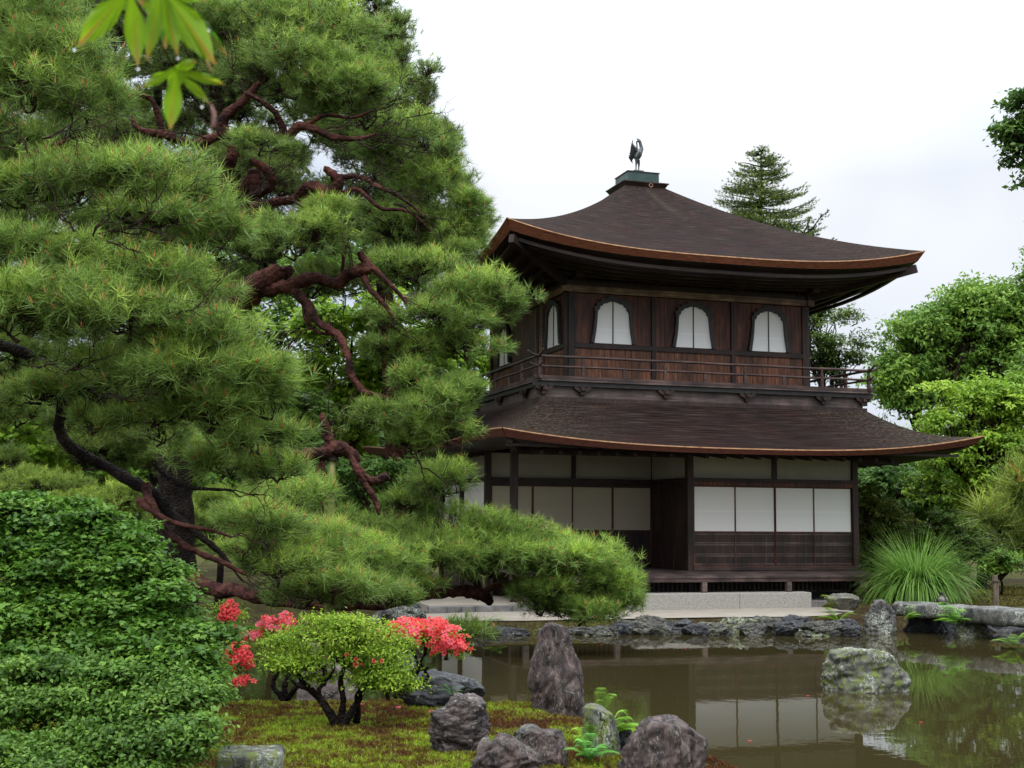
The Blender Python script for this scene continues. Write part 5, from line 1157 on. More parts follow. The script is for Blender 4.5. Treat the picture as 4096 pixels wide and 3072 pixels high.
broad(1900, 36, 'dark evergreen shrubbery tree right of the pavilion wall', [(1890, 1030, 60, 40, 36), (1950, 1050, 70, 50, 36), (2010, 1090, 62, 50, 36), (1920, 1110, 70, 45, 36, .8), (1990, 1150, 80, 40, 36, .7), (1880, 1170, 40, 50, 36, .8)], pal=GR_D, L=.18, wd=.08, dens=1.1, tw=24)
broad(1880, 31, 'yellow-green bush with thin upright shoots beside the pavilion corner post', [(1872, 1110, 26, 46, 31), (1885, 1160, 34, 44, 31), (1930, 1130, 44, 40, 31), (1960, 1180, 50, 34, 31), (1900, 1210, 50, 34, 31)], name='bush', pal=((.03, .06, .01), (.09, .13, .02), (.20, .22, .03)), L=.1, wd=.045, dens=.7, tw=10, cat_='bush')
broad(2010, 30, 'azalea bush with layered yellow-green leaves behind the grass clump', [(2020, 1140, 52, 30, 30), (2050, 1180, 55, 34, 30), (2000, 1190, 46, 28, 30), (2080, 1150, 46, 26, 30)], name='bush', pal=((.03, .07, .01), (.08, .15, .02), (.19, .25, .03)), L=.09, wd=.04, dens=.7, tw=8, cat_='bush')
broad(2160, 30, 'low dark green bush at the right edge behind the wooden post', [(2150, 1215, 44, 26, 30), (2190, 1225, 40, 24, 30), (2120, 1225, 30, 20, 30)], name='bush', pal=GR_M, L=.1, wd=.05, dens=.9, tw=8, top=1215, cat_='bush')
broad(1960, 33, 'dark leafy bush filling the ground behind the grass clump', [(1900, 1220, 60, 40, 33), (1970, 1215, 60, 40, 33), (2040, 1225, 60, 36, 33), (2100, 1200, 60, 40, 33), (2170, 1180, 70, 50, 33), (2230, 1200, 60, 50, 33)], name='bush', pal=GR_D, L=.12, wd=.06, dens=.8, tw=12, cat_='bush')
broad(2130, 38, 'shadowy green tree mass behind the lighter tree at the right', [(2000, 1000, 90, 80, 38), (2100, 1090, 90, 80, 38), (2200, 1050, 90, 110, 38), (1920, 1080, 80, 80, 38), (2000, 1150, 90, 60, 38), (2240, 900, 60, 120, 38)], pal=GR_M, L=.2, wd=.09, dens=.7, tw=30)
broad(2500, 24, 'tree at the upper right corner with only a few leafy twigs in view', [(2205, 220, 42, 34, 24), (2200, 290, 48, 36, 24), (2210, 350, 46, 34, 24), (2280, 300, 90, 120, 24), (2330, 480, 60, 90, 24)], pal=GR_D, L=.13, wd=.07, dens=1.0, tw=50, top=200)
broad(1800, 40, 'layered yew-like tree showing beside the balcony', [(1790, 700, 55, 34, 40), (1815, 745, 62, 30, 40), (1775, 780, 46, 34, 40), (1800, 830, 40, 50, 40), (1760, 690, 30, 40, 40), (1750, 760, 30, 60, 40), (1830, 775, 34, 18, 40)], pal=((.02, .05, .01), (.07, .13, .02), (.17, .24, .03)), L=.17, wd=.05, dens=1.0, tw=26, flat=.7)
for i, (ux, d, lb, blobs, pal) in enumerate((
    (760, 36, 'bright green maple behind the drooping pine limb', [(720, 720, 95, 60, 36), (800, 690, 80, 55, 36), (850, 780, 90, 60, 36), (730, 820, 90, 60, 36), (920, 800, 70, 60, 36), (820, 870, 90, 50, 36), (700, 900, 80, 50, 36), (760, 950, 60, 40, 36)], GR_B),
    (980, 38, 'bright green maple close to the left end of the balcony', [(960, 790, 60, 45, 38), (1010, 850, 46, 36, 38), (930, 860, 60, 40, 38), (1040, 800, 36, 36, 38), (960, 730, 60, 40, 38)], GR_B),
    (590, 33, 'mid green maple between the pine trunk and the bamboo pole', [(600, 960, 80, 46, 33), (660, 1020, 80, 50, 33), (590, 1060, 70, 46, 33), (530, 1000, 60, 46, 33), (650, 900, 70, 46, 33)], GR_M),
    (30, 30, 'fresh green maple at the left edge above the clipped pines', [(30, 960, 80, 50, 30), (90, 1000, 60, 34, 30), (-30, 1010, 80, 50, 30), (20, 1040, 60, 30, 30)], GR_B),
    (220, 42, 'dense green maple far behind the left pines', [(100, 900, 140, 90, 42), (250, 960, 130, 90, 42), (300, 850, 140, 90, 42), (420, 950, 120, 90, 42), (380, 1050, 130, 60, 42), (180, 1050, 140, 60, 42)], GR_M),
    (520, 44, 'dark green broadleaf tree deep behind the old pine', [(480, 760, 140, 100, 44), (620, 740, 120, 100, 44), (640, 600, 130, 90, 44), (480, 620, 130, 90, 44), (760, 560, 110, 80, 44), (540, 880, 130, 80, 44), (860, 640, 90, 70, 44)], GR_M))):
    broad(ux, d, lb, blobs, pal=pal, L=.2 if d < 40 else .26, wd=.13, dens=.8, shape='star' if 'maple' in lb else 'kite', tw=26, group='trees behind the pines', name='maple_tree' if 'maple' in lb else 'broadleaf_tree', flat=.65)
broad(850, 27, 'dark conifer hedge shrub behind the supported limb', [(770, 1060, 70, 60, 27), (850, 1040, 70, 50, 27), (700, 1060, 60, 60, 27)], name='bush', pal=GR_D, L=.15, wd=.05, dens=.9, tw=16, cat_='bush')

def fir(ux, d, apex, label, H_px, wmax, lean=0, pal=GR_M, long=None):
    g = gpt(ux, d); t_ = thing('fir_tree', g, label, 'fir tree'); y0 = uyz(ux, d)
    trunk(t_, [(ux, y0, d, 34), (ux, (y0+apex)/2, d, 24), (ux+lean, apex+60, d, 8), (ux+lean, apex, d, 2)], 'darkbark', .1)
    k = MU*d; A0 = at(ux+lean, apex, d); P = []; N_ = []; sa = []; sb_ = []
    y = 4.
    while y < H_px:
        f_ = y/H_px; Lb = wmax*k*min(1, .10+1.05*f_**.72)
        for j in range(4+int(f_*3)):
            a = rng.uniform(0, 2*PI); L_ = Lb*rng.uniform(.6, 1.12); dr = RH*math.cos(a)+FH*math.sin(a); st = A0-np.array([0, 0, y*k])+RH*(-lean*k*min(1, y/H_px))
            rise = rng.uniform(.15, .5)*(1.-.5*f_)
            en = st+dr*L_+np.array([0, 0, L_*rise-L_*.12]); sa.append(st); sb_.append(en)
            m = max(3, int(L_/.10))
            for i in range(m):
                t = .15+.85*(i+rng.random())/m; c = st+(en-st)*t+np.array([0, 0, -.12*L_*math.sin(PI*t)]); wl = .42*L_*(1-t*.75)+.06
                for s in (-1, 1):
                    side = np.cross(dr, [0, 0, 1])*s; tip = c+side*wl*rng.uniform(.5, 1)+dr*wl*.6+np.array([0, 0, wl*.15])
                    q = max(1, int(wl/.09))
                    for r in range(q+1): P.append(c+(tip-c)*(r/(q)) if q else c); N_.append(dr*.7+side*.7+np.array([0, 0, .5]))
        y += 8.5+5*f_
    P = np.array(P); N_ = np.array(N_); n = len(P)
    mv = rng.random((n, 1)); col = np.array(pal[0])*(1-mv)+np.array(pal[2])*mv*mv+np.array(pal[1])*mv*(1-mv)
    V, T, C = needles(P, N_, 7, .085, .018, col, spread=(.2, 1.3)); fastmesh('crown', V, T, M['needles'], t_, C)
    v_, tt_ = strands(np.array(sa), np.array(sb_), .03, .008, .03, 4); fastmesh('branch', v_, tt_, M['twig'], t_)
fir(1640, 37, 322, 'dark fir tree rising behind the right slope of the upper roof', 250, 132, lean=4, pal=((.025, .05, .016), (.08, .13, .028), (.22, .29, .055)))
# the lone branch to the right of the fir
g = gpt(1745, 37); t_ = thing('fir_tree', g, 'second fir showing only a raised branch tip over the roof slope', 'fir tree')
trunk(t_, [(1745, uyz(1745, 37), 37, 26), (1742, 800, 37, 20), (1735, 540, 37, 8), (1738, 500, 37, 4)], 'darkbark', .1)
P = []; N_ = []; sa = []; sb_ = []
for (a, b) in (((1738, 505), (1790, 455)), ((1738, 505), (1700, 480)), ((1735, 520), (1770, 505)), ((1738, 500), (1750, 470)), ((1740, 540), (1800, 518)), ((1735, 540), (1690, 520)), ((1736, 515), (1760, 490))):
    A0 = at(*a, 37); B0_ = at(*b, 37); sa.append(A0); sb_.append(B0_); dr = unit(B0_-A0)
    for i in range(int(np.linalg.norm(B0_-A0)/.035)):
        t = .2+.8*rng.random(); c = A0+(B0_-A0)*t+rng.normal(size=3)*np.array([.10, .18, .05])*(1.3-t); P.append(c); N_.append(dr+rng.normal(size=3)*.5)
P = np.array(P); col = np.repeat(np.array([[.03, .065, .018]]), len(P), 0)*rng.uniform(.6, 2.2, (len(P), 1))
V, T, C = needles(P, np.array(N_), 10, .09, .02, col, spread=(.2, 1.3)); fastmesh('crown', V, T, M['needles'], t_, C)
v_, tt_ = strands(np.array(sa), np.array(sb_), .03, .01, .05, 4); fastmesh('branch', v_, tt_, M['twig'], t_)

# far woodland closing the view behind everything
parts = []
for i in range(70):
    a = -.75+1.5*(i+.5)/70; d = 62+10*rng.random(); ux = 1106+math.tan(a)*F_PX/KU; 
    if ux < -900 or ux > 3200: continue
    hgt = rng.uniform(90, 150) if ux > 1000 else rng.uniform(200, 330)
    P, A, wh, c, _ = pad_pts(ux, 1150-hgt*.35, rng.uniform(80, 130), hgt, d, 700, lobes=22, low=-.6, shell=.5)
    Q = (P[:, None, :]+rng.normal(size=(len(P), 5, 3))*.45).reshape(-1, 3)
    col = np.array([.06, .13, .028])*rng.uniform(.6, 1.5, (len(P), 1)); parts.append(leaves(Q, np.repeat(A*.5+np.array([0, 0, .5]), 5, 0), .6, .35, np.repeat(col, 5, 0), .6))
V, T, C = cat(parts); tag(fastmesh('far_woodland', V, T, M['leaf'], None, C), 'dense far woodland closing the view behind the garden', 'woodland', kind='stuff')
# ------------------------------------------------------------------ grass clump (tall ornamental grass)
gc = np.array([7.45, -1.75, float(land(7.45, -1.75))])
G_ = thing('grass_clump', gc, 'large fountain of bright green arching grass at the right end of the veranda', 'grass clump')
n = 3000; S = 10; az = rng.uniform(0, 2*PI, n); L_ = rng.uniform(.8, 2.0, n); spr = rng.uniform(.05, 1., n)**.7
b0 = gc+np.stack([np.cos(az), np.sin(az), np.zeros(n)], 1)*(rng.random((n, 1))*.28)
th = rng.uniform(.03, .7, n)*1.1; curve = rng.uniform(.5, 2.4, n)*(.5+spr)
pos = b0.copy(); V = []; side = np.stack([-np.sin(az), np.cos(az), np.zeros(n)], 1)
for i in range(S+1):
    t = i/S; wdt = .0095*(1-t**2)+.0008
    V.append(pos-side*wdt); V.append(pos+side*wdt)
    ang = th+curve*t*1.15; stp = (L_/S)[:, None]
    pos = pos+np.stack([np.sin(ang)*np.cos(az), np.sin(ang)*np.sin(az), np.cos(ang)], 1)*stp
V = np.stack(V, 1).reshape(-1, 3); T = []
for i in range(S): a = 2*i; T += [[a, a+1, a+3], [a, a+3, a+2]]
T = ((np.arange(n)*2*(S+1))[:, None, None]+np.array(T)[None]).reshape(-1, 3)
mv = rng.random((n, 1)); col = np.repeat(np.array([.08, .20, .02])*(1-mv)+np.array([.34, .55, .13])*mv, 2*(S+1), 0)
fastmesh('blade_tuft', V, T, M['leaf'], G_, col)

# ------------------------------------------------------------------ leafy shrub, bottom left
SD = 8.2
def mound_right(y): return np.interp(y, [1060, 1090, 1150, 1220, 1290, 1360, 1430, 1500, 1560, 1620, 1680], [120, 200, 310, 380, 430, 468, 482, 476, 440, 420, 400])
def mound_top(x): return np.interp(x, [-100, 60, 140, 200, 310, 380, 430, 468, 482], [1075, 1068, 1075, 1092, 1150, 1220, 1290, 1360, 1430])
def tiers(y0, y1, n, d0, d1, r0, r1):
    o_ = []
    for i in range(n):
        y = y0+(y1-y0)*rng.random(); xr_ = mound_right(y-10); x = -60+(xr_-20+60)*rng.random()**.85; rx = rng.uniform(r0, r1)
        x = min(x, xr_-rx*.55); o_.append((x, max(y, mound_top(x)+14), rx, rx*rng.uniform(.38, .55), d0+(d1-d0)*(y-y0)/(y1-y0)+rng.uniform(-.06, .12), rng.uniform(.85, 1.15)))
    return o_
g = gpt(130, SD); S_ = thing('shrub', g, 'big dense green shrub filling the lower left corner, broad lobed leaves in layered sprays', 'shrub')
trunk(S_, [(150, uyz(150, SD), SD+.7, 50), (160, 1500, SD+.7, 36), (140, 1300, SD+.9, 22), (150, 1200, SD+1, 8)])
core = [(60, 1190, 130, 90, 9.5, .6), (220, 1230, 120, 90, 9.4, .6), (120, 1330, 220, 110, 9.1, .6), (330, 1330, 100, 90, 9.2, .6), (250, 1430, 190, 90, 8.8, .6), (400, 1430, 70, 90, 9., .6), (60, 1450, 160, 90, 8.8, .6)]  # inner sprays dimmed: shade inside the shrub put into leaf colour
leafy(S_, core+tiers(1080, 1470, 125, 8.95, 7.8, 46, 84), dens=.9, L=.041, wd=.033, pal=((.028, .07, .010), (.07, .165, .018), (.17, .31, .035)), shape='star', flat=.75, jit=.4, cl=.55, tw=.5)
SD2 = 7.2
g = gpt(120, SD2); S2 = thing('shrub', g, 'small-leaved shrub at the very bottom left, below the broad-leaved one', 'shrub')
trunk(S2, [(140, uyz(140, SD2), SD2+.3, 40), (150, 1620, SD2+.3, 30), (140, 1560, SD2+.3, 18), (150, 1500, SD2+.3, 8)])
core = [(100, 1540, 180, 80, 7.9, .6), (300, 1560, 120, 70, 7.9, .6), (160, 1640, 220, 70, 7.5, .6), (360, 1640, 60, 50, 7.6, .6)]  # interior shade of this shrub put into darker inner leaves
leafy(S2, core+tiers(1440, 1690, 55, 7.7, 6.9, 46, 90), dens=.95, L=.038, wd=.018, pal=((.03, .075, .012), (.08, .17, .022), (.19, .33, .045)), shape='ovate', flat=.6, jit=.5, cl=.7, tw=.4)

# ------------------------------------------------------------------ azaleas
def blossom_mesh():
    V = []; F = []; col = []
    for k in range(5):
        a = 2*PI*k/5; ca, sa = math.cos(a), math.sin(a); b = len(V)
        for (r, s, z) in ((.002, .0, -.018), (.012, .006, .0), (.012, -.006, .0), (.022, .0115, .006), (.022, -.0115, .006), (.031, .007, .002), (.031, -.007, .002), (.034, 0, 0.)):
            V.append((ca*r-sa*s, sa*r+ca*s, z)); col.append((.78, .085, .085) if r > .012 else (.5, .04, .05))
        F += [(b, b+2, b+1), (b+1, b+2, b+4), (b+1, b+4, b+3), (b+3, b+4, b+6), (b+3, b+6, b+5), (b+5, b+6, b+7)]
    me = bpy.data.meshes.new('blossom'); me.from_pydata(V, [], F); me.update()
    at_ = me.color_attributes.new('Col', 'FLOAT_COLOR', 'POINT'); at_.data.foreach_set('color', np.array([(*c, 1) for c in col], dtype=np.float32).ravel()); me.materials.append(M['blossom']); return me
BM = [blossom_mesh()]
m2 = BM[0].copy(); m2.color_attributes['Col'].data.foreach_set('color', np.array([(.80, .16, .20, 1)]*len(m2.vertices), dtype=np.float32).ravel()); BM.append(m2)
def blossoms(parent, spots, n, size=1., pink=0, lim=100):
    P = []; N_ = []
    tot = sum(a[2]*a[3] for a in spots)
    for s in spots:
        k = max(3, int(n*s[2]*s[3]/tot)); p, a_, *_ = pad_pts(*s[:5], k, low=-.3, shell=.2, lobes=16, scat=.10); P.append(p); N_.append(a_)
    P = np.concatenate(P); N_ = np.concatenate(N_); sel = rng.permutation(len(P)); P, N_ = P[sel], N_[sel]
    w0 = Vector(parent['_w']); cd = unit(CAM-P.mean(0))
    sc_ = ((P-CAM)**2).sum(1).argsort()
    P, N_ = P[sc_], N_[sc_]
    for i in range(min(lim, len(P))):
        o = bpy.data.objects.new('blossom', BM[1 if rng.random() < pink else 0]); COL.objects.link(o); o.parent = parent
        q = Vector(unit(N_[i]+cd*.7+rng.normal(size=3)*.35)).to_track_quat('Z', 'Y')
        o.rotation_euler = q.to_euler(); o.location = Vector(P[i])-w0; s = size*rng.uniform(.8, 1.15); o.scale = (s, s, s)
    if len(P) > lim:
        v0 = np.array([v_.co[:] for v_ in BM[0].vertices]); tris = []
        for p in BM[0].polygons: t = list(p.vertices); tris += [[t[0], t[j], t[j+1]] for j in range(1, len(t)-1)]
        VV = []; TT = []; 
        for i in range(lim, len(P)):
            R3 = np.array(Vector(unit(N_[i]+cd*.7+rng.normal(size=3)*.35)).to_track_quat('Z', 'Y').to_matrix()); s = size*rng.uniform(.8, 1.15)
            VV.append(v0 @ R3.T*s+P[i]); TT.append(np.array(tris)+len(v0)*(i-lim))
        tag(fastmesh('blossom_mass', np.concatenate(VV), np.concatenate(TT), M['blossom'], parent, np.tile(np.array([.78, .085, .085]), (len(v0)*(len(P)-lim), 1))), kind='stuff')
def stems(parent, dist, spots):
    """crooked azalea stems: base (ux,uy), lists of way points"""
    for i, pts in enumerate(spots): limb('stem', [(x, y, dist+dd, w_) for x, y, dd, w_ in pts], parent, 'darkbark', .35, .8, 7)
AZ = ((.05, .11, .01), (.18, .31, .022), (.40, .54, .05))
D1 = 11.7
g = gpt(730, D1); g = at(730, 1580, D1)
z1 = thing('azalea_bush', g, 'small azalea bush with fresh yellow-green leaves and crooked dark stems on the moss', 'azalea bush')
stems(z1, D1, [
 [(728, 1592, 0, 38), (720, 1560, 0, 27), (705, 1530, 0, 20), (680, 1500, 0, 17), (660, 1480, 0, 18), (640, 1450, .1, 13), (625, 1420, .2, 9)],
 [(735, 1590, 0, 34), (738, 1550, 0, 22), (742, 1510, 0, 18), (735, 1470, 0, 15), (745, 1430, 0, 11), (740, 1390, 0, 7)],
 [(735, 1580, 0, 28), (755, 1545, 0, 22), (775, 1515, .1, 18), (790, 1480, .1, 14), (820, 1450, .2, 10), (850, 1430, .2, 7)],
 [(722, 1560, -.1, 20), (700, 1525, -.1, 15), (690, 1490, -.1, 12), (720, 1450, -.1, 9), (715, 1410, 0, 6)],
 [(770, 1560, .1, 22), (775, 1530, .1, 14), (772, 1500, .1, 12), (800, 1470, .2, 8), (820, 1440, .2, 6)],
 [(700, 1525, 0, 15), (665, 1490, .2, 13), (640, 1480, .3, 10), (610, 1450, .4, 7), (590, 1410, .4, 5)],
 [(745, 1440, 0, 10), (790, 1425, 0, 8), (830, 1400, 0, 5)]])
leafy(z1, [(600, 1440, 36, 20, D1), (870, 1478, 26, 28, D1-.1), (770, 1350, 60, 22, D1), (700, 1345, 50, 18, D1+.1), (640, 1425, 70, 30, D1+.1), (700, 1440, 80, 34, D1), (780, 1470, 60, 34, D1), (840, 1480, 40, 36, D1-.1), (700, 1375, 90, 40, D1), (770, 1380, 80, 36, D1), (620, 1400, 66, 24, D1+.2), (830, 1420, 50, 34, D1), (720, 1420, 90, 26, D1-.1), (860, 1450, 28, 34, D1), (790, 1450, 50, 22, D1-.1), (660, 1430, 50, 16, D1), (850, 1390, 40, 30, D1+.2), (700, 1470, 26, 14, D1)],
      dens=.8, L=.042, wd=.017, pal=AZ, shape='kite', flat=.5, jit=.6, cl=.8, tw=.35, bgrow=1.1)
blossoms(z1, [(720, 1425, 80, 16, D1-.2), (790, 1440, 50, 20, D1-.25)], 10, .7)
D2 = 12.4
z2 = thing('azalea_bush', at(860, 1500, D2), 'azalea bush covered in coral-red flowers, above the black wet rock', 'azalea bush')
stems(z2, D2, [[(850, 1505, 0, 14), (880, 1475, 0, 10), (905, 1445, 0, 8), (890, 1400, 0, 6)], [(880, 1475, 0, 9), (925, 1465, 0, 7), (910, 1430, 0, 6), (930, 1400, 0, 5)], [(850, 1505, 0, 10), (870, 1490, 0, 8), (900, 1480, 0, 6), (925, 1440, 0, 5)]])
leafy(z2, [(920, 1385, 84, 36, D2-.02), (870, 1372, 54, 30, D2-.02), (965, 1402, 46, 30, D2-.0)], dens=.32, L=.03, wd=.012, pal=AZ, flat=.4, jit=.6, cl=.8, tw=.35)
blossoms(z2, [(925, 1384, 88, 42, D2-.12), (880, 1368, 52, 32, D2-.12), (965, 1405, 44, 34, D2-.12)], 430, 1.0, pink=.35)
D3 = 12.3
z3 = thing('azalea_bush', at(500, 1510, D3), 'azalea bush with loose hanging trails of coral flowers beside the dark shrub', 'azalea bush')
stems(z3, D3, [[(430, 1530, 0, 14), (470, 1470, 0, 10), (510, 1455, 0, 6), (520, 1440, 0, 4)], [(430, 1530, 0, 12), (460, 1400, 0, 9), (490, 1340, 0, 6), (500, 1310, 0, 4)]])
leafy(z3, [(490, 1330, 40, 30, D3), (500, 1410, 36, 40, D3), (480, 1450, 40, 40, D3)], dens=.22, L=.034, wd=.014, pal=AZ, flat=.4, cl=.8, tw=.35)
blossoms(z3, [(496, 1340, 24, 34, D3-.1), (512, 1430, 34, 44, D3-.1), (520, 1475, 30, 16, D3-.1), (496, 1310, 20, 12, D3-.1)], 150, 1.05)
D4 = 12.9
z4 = thing('azalea_bush', at(600, 1505, D4), 'azalea bush with pink flowers behind the left half of the green one', 'azalea bush')
stems(z4, D4, [[(612, 1510, 0, 22), (590, 1480, 0, 14), (605, 1440, 0, 11), (595, 1405, 0, 8), (570, 1380, 0, 6)], [(612, 1510, 0, 18), (620, 1470, 0, 13), (645, 1440, 0, 12), (620, 1400, 0, 8), (630, 1370, 0, 6)], [(620, 1510, 0, 16), (650, 1475, -.1, 14), (680, 1455, -.1, 10)]])
leafy(z4, [(570, 1370, 46, 20, D4), (610, 1360, 40, 24, D4), (590, 1400, 46, 16, D4)], dens=.35, L=.034, wd=.014, pal=AZ, flat=.4, cl=.8, tw=.35)
blossoms(z4, [(545, 1375, 26, 16, D4-.1), (590, 1355, 40, 20, D4-.1), (620, 1345, 30, 20, D4-.1)], 90, 1.1, pink=.8)
# fallen blossoms on the moss and the pond
for i, (x, y) in enumerate(((548, 1509), (553, 1516), (612, 1515), (780, 1531), (860, 1537), (985, 1535), (930, 1546))):
    p = onz(x, y, float(.2)); p[2] = float(land(p[0], p[1]))+.02
    o = bpy.data.objects.new('fallen_blossom', BM[1]); COL.objects.link(o); o.location = p; o.rotation_euler = (random.uniform(-.5, .5), random.uniform(-.5, .5), random.uniform(0, 6))
    tag(o, 'pink azalea blossom fallen on the yellow-green moss', 'blossom', 'fallen blossoms on the moss')

for i, (x, y) in enumerate(((1745, 1503), (1180, 1700), (1300, 1392), (1480, 1400), (1620, 1600), (1990, 1560))):
    p = onz(x, y, .008); o = bpy.data.objects.new('floating_petal', BM[0]); COL.objects.link(o); o.location = p; o.scale = (.8, .6, .3); o.rotation_euler = (0, 0, i)
    tag(o, 'tiny red petal floating on the olive pond water', 'petal', 'petals on the pond')
# ------------------------------------------------------------------ ferns
def fern(loc, size, n, label, face=None, col=(.20, .40, .03), group='ferns on the rocks', pw=.13):
    t_ = thing('fern', loc, label, 'fern', group); parts = []
    for i in range(n):
        az = rng.uniform(0, 2*PI) if face is None else face+rng.normal()*.7
        L = size*rng.uniform(.65, 1.1); up = rng.uniform(.4, 1.3); d = np.array([math.cos(az), math.sin(az), 0]); side = np.array([-d[1], d[0], 0]); m = 22; V = []; T = []
        for j in range(m):
            t = (j+.5)/m; c = np.array(loc)+d*L*t*(.6+.4*(1-up))+np.array([0, 0, L*up*(t-.75*t*t)*1.4]); w_ = L*pw*2*math.sin(PI*min(1, .12+t*.88))**.8*(1-t*.35)
            for s in (-1, 1):
                b = len(V); tip = c+side*s*w_+d*w_*.35-np.array([0, 0, w_*.15]); hw = L/m*.36
                V += [c-d*hw*.5, c+side*s*w_*.5-d*hw*.9+d*w_*.1, tip, c+side*s*w_*.5+d*hw*.9+d*w_*.1, c+d*hw*.5]; T += [[b, b+1, b+3], [b, b+3, b+4], [b+1, b+2, b+3]]
        V = np.array(V); parts.append((V, np.array(T), np.tile(np.array(col)*rng.uniform(.7, 1.4), (len(V), 1))))
    V, T, C = cat(parts); fastmesh('frond', V, T, M['leaf'], t_, C)
    return t_
fern(at(1322, 1585, 10.2), .36, 12, 'bright fern spreading over the water right of the lichen-spotted rock', face=-.1+yaw)
fern(at(1300, 1535, 10.3), .26, 7, 'small fern on top of the lichen-spotted rock', face=.6)
fern(at(1272, 1640, 9.6), .30, 16, 'fern clump at the bottom between the dark purple rock and the lichen-spotted one', col=(.12, .36, .05))
fern(at(1270, 1610, 9.8), .24, 6, 'upright fern frond in front of the lichen-spotted rock', face=2.2)
fern(at(1810, 1345, 25.0), .52, 14, 'tall fern clump left of the standing pointed rock on the far shore', col=(.22, .42, .03))
fern(at(1800, 1312, 25.3), .46, 8, 'yellow-green fern drooping over the sand edge near the ferns of the pointed rock', face=-2.4, col=(.20, .28, .02))
fern(at(1955, 1340, 24.4), .42, 8, 'fern between the pointed rock and the first bridge slab', face=0.)
fern(at(2060, 1350, 23.5), .62, 20, 'largest fern growing under the joint of the slab bridge', face=-2.6, col=(.22, .50, .03))
fern(at(2110, 1345, 23.6), .5, 8, 'fern on the right side of the bridge support rock', face=-.6, col=(.24, .46, .03))
fern(at(2190, 1395, 21.8), .5, 10, 'fern hanging below the nearer bridge slab at the right edge', face=-2., col=(.24, .46, .03))
fern(at(1072, 1345, 24.), .35, 9, 'small bright plant among the shore stones behind the red azalea', col=(.14, .34, .02))
fern(at(975, 1500, 12.3), .16, 8, 'young leafy sprigs growing in front of the black wet rock', col=(.10, .28, .05), pw=.1)
fern(at(510, 1345, 15.), .35, 10, 'yellow-green fern at the far end of the hanging azalea flowers', col=(.2, .32, .03))

# moss and ground cover near the camera
n = 90000
px = rng.uniform(-11.5, -4.3, n); py = rng.uniform(-20.5, -11.9, n); sdv = pond_sd(px, py); ok = sdv > .12; px, py = px[ok], py[ok]; pz = land(px, py); n = len(px); pz = pz+np.array([.018*noise.noise(Vector((a*6, b*6, 5))) for a, b in zip(px, py)])
P = np.stack([px, py, pz+.004], 1); den = np.array([1.5*noise.noise(Vector((a*1.1, b*1.1, 3)))+1.1*noise.noise(Vector((a*3.7, b*3.7, 9)))+1.0*noise.noise(Vector((a*13, b*13, 1))) for a, b in zip(px, py)])
c1, c2, c3 = np.array([.085, .03, .012]), np.array([.15, .135, .016]), np.array([.21, .30, .022])
t = np.clip(.45+.8*den+rng.normal(size=n)*.22, 0, 1)[:, None]; col = np.where(t < .5, c1*(1-2*t)+c2*2*t, c2*(2-2*t)+c3*(2*t-1))
V, T, C = needles(P, np.tile(np.array([0, 0, 1.]), (n, 1)), 5, .034, .010, col, spread=(.2, 1.2))
tag(fastmesh('moss', V, T, M['leaf'], None, C), 'yellow-green and brown moss carpet over the near bank', 'moss', kind='stuff')
n = 9000; px = rng.uniform(6.2, 16, n); py = rng.uniform(-6.5, 3, n); ok = pond_sd(px, py) > .1; px, py = px[ok], py[ok]; pz = land(px, py); n = len(px)
V, T, C = needles(np.stack([px, py, pz], 1), np.tile(np.array([0, 0, 1.]), (n, 1)), 5, .05, .03, np.array([.11, .10, .02])*rng.uniform(.4, 1.5, (n, 1)), spread=(.3, 1.3))
tag(fastmesh('moss', V, T, M['leaf'], None, C), 'moss and low ground cover beyond the slab bridge', 'moss', kind='stuff')

# ------------------------------------------------------------------ maple spray hanging close to the camera
MD = 1.05
def cp(x, y, d=MD): return at((200+x/2.765)/KU, (y/2.765)/KU, d)
g = cp(1000, -1500)
MS = thing('maple_branch', g, 'out-of-focus fresh green maple leaves hanging close to the camera at the top left', 'maple branch')
mm_, t_, b_ = base_mat('maple_leaf', .45, .4)
v_ = coords(t_, 'Object'); n1 = nnode(t_, 'ShaderNodeTexNoise', Scale=60., Detail=4); t_.links.new(v_, n1.inputs[0])
a_ = t_.nodes.new('ShaderNodeVertexColor'); a_.layer_name = 'Col'
x_ = t_.nodes.new('ShaderNodeMix'); x_.data_type = 'RGBA'; x_.blend_type = 'MULTIPLY'; x_.inputs[0].default_value = .35; t_.links.new(a_.outputs[0], x_.inputs[6]); t_.links.new(n1.outputs[0], x_.inputs[7])
t_.links.new(x_.outputs[2], b_.inputs['Base Color']); tr = nnode(t_, 'ShaderNodeBsdfTranslucent'); t_.links.new(x_.outputs[2], tr.inputs[0]); ms = nnode(t_, 'ShaderNodeMixShader'); ms.inputs[0].default_value = .6
t_.links.new(b_.outputs[0], ms.inputs[1]); t_.links.new(tr.outputs[0], ms.inputs[2]); t_.links.new(ms.outputs[0], t_.nodes['Material Output'].inputs[0]); M['maple'] = mm_
drop_m, t_, b_ = base_mat('water_drop', .02, .5); b_.inputs['Transmission Weight'].default_value = 1.; b_.inputs['IOR'].default_value = 1.33
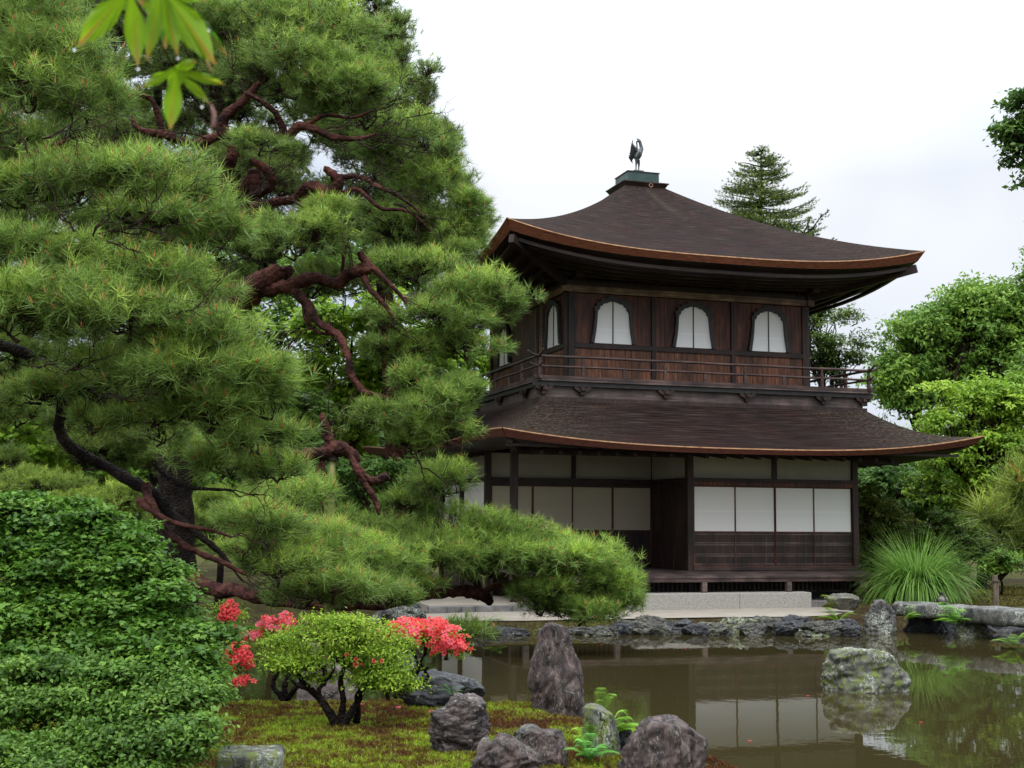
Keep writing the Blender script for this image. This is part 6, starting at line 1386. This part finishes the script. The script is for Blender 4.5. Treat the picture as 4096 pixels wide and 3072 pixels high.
def maple_leaf(c, tips, d, notch=.34, wfac=.3, tiltv=.0, col=(.27, .48, .015), edge=(.50, .28, .05)):
    """c, tips in crop pixels; tips sorted by angle: (x, y, width)"""
    c = np.array(c, float); tips = sorted(tips, key=lambda q: math.atan2(q[1]-c[1], q[0]-c[0])); n = len(tips); out2 = []; cl_ = []
    for i, (x, y, w_) in enumerate(tips):
        v0 = np.array([x, y])-c; L = np.linalg.norm(v0); e = v0/L; s = np.array([-e[1], e[0]])
        for t, h in ((.28, -.62), (.42, -.92), (.55, -1.), (.68, -.86), (.80, -.58), (.90, -.25), (.96, -.09), (1., 0), (.96, .09), (.90, .25), (.80, .58), (.68, .86), (.55, 1.), (.42, .92), (.28, .62)):
            out2.append(c+e*L*t+s*h*w_*1.0); cl_.append(edge if t > .93 else col)
    m = len(out2); V = []; C = []
    def P3(q, lift): return cp(q[0], q[1], d+lift)
    V.append(P3(c, 0)); tips = tips; C.append(tuple(a*1.15 for a in col))
    for q, cc_ in zip(out2, cl_):
        r = np.linalg.norm(q-c)/1000; V.append(P3(q, -.012*r+tiltv*(q[0]-c[0])/1000+.004*math.sin(q[0]*.03))); C.append(cc_)
    T = [[0, i+1, (i+1) % m+1] for i in range(m)]
    o = fastmesh('leaf', np.array(V), np.array(T), M['maple'], MS, np.array(C))
    return o
maple_leaf((890, -140), [(300, 520, 150), (975, 740, 120), (250, -250, 130), (1300, 260, 60)], MD)
maple_leaf((1230, -160), [(1070, 680, 95), (1415, 625, 90), (1835, 720, 165), (1740, 10, 90), (900, -700, 100)], MD-.02, tiltv=.03)
maple_leaf((1330, -120), [(1270, 560, 100), (1980, 640, 75), (1800, 810, 80)], MD+.03, col=(.08, .22, .012))  # overlapped leaf, its shade put into a darker green
maple_leaf((1050, -330), [(1010, 60, 200), (700, -100, 120), (1400, -50, 120)], MD-.045, col=(.10, .26, .015))  # top leaf, the shadow on it put into its colour
maple_leaf((1385, 770), [(1010, 965, 62), (1330, 1445, 108), (1780, 1160, 52), (1940, 935, 58), (1630, 670, 62)], MD+.01)
mb = MB(); mb.tube([Vector(cp(1385, 775, MD+.01)), Vector(cp(1300, 620, MD+.005)), Vector(cp(1240, 500, MD+.01)), Vector(cp(1120, 250, MD)), Vector(cp(1000, 100, MD-.01)), Vector(cp(930, -50, MD-.01)), Vector(cp(900, -500, MD)), Vector(cp(1000, -1500, MD))], [.0007, .0008, .0009, .0011, .0013, .0016, .002, .004], 7); mb.build('twig', M['redbark'], MS, smooth=True)
mb = MB(); mb.tube([Vector(cp(1780, 1155, MD+.01)), Vector(cp(1815, 1260, MD+.01)), Vector(cp(1810, 1380, MD+.01)), Vector(cp(1770, 1465, MD+.01))], [.0008, .0022, .002, .0006], 6); mb.build('dry_tip', M['metal_ring'], MS, smooth=True)
for x, y in ((270, 545), (975, 758), (1415, 640), (1680, 1175), (1770, 1450), (1755, 330)):
    bm = bmesh.new(); bmesh.ops.create_icosphere(bm, subdivisions=2, radius=.0012); c = Vector(cp(x, y, MD-.004))
    for q in bm.verts: q.co.z *= 1.2; q.co += c
    me = bpy.data.meshes.new('drop'); bm.to_mesh(me); bm.free(); me.materials.append(drop_m); me.polygons.foreach_set('use_smooth', [True]*len(me.polygons))
    o = bpy.data.objects.new('dew_drop', me); COL.objects.link(o); link(o, MS)
for o in list(bpy.data.objects):
    if '_w' in o: del o['_w']
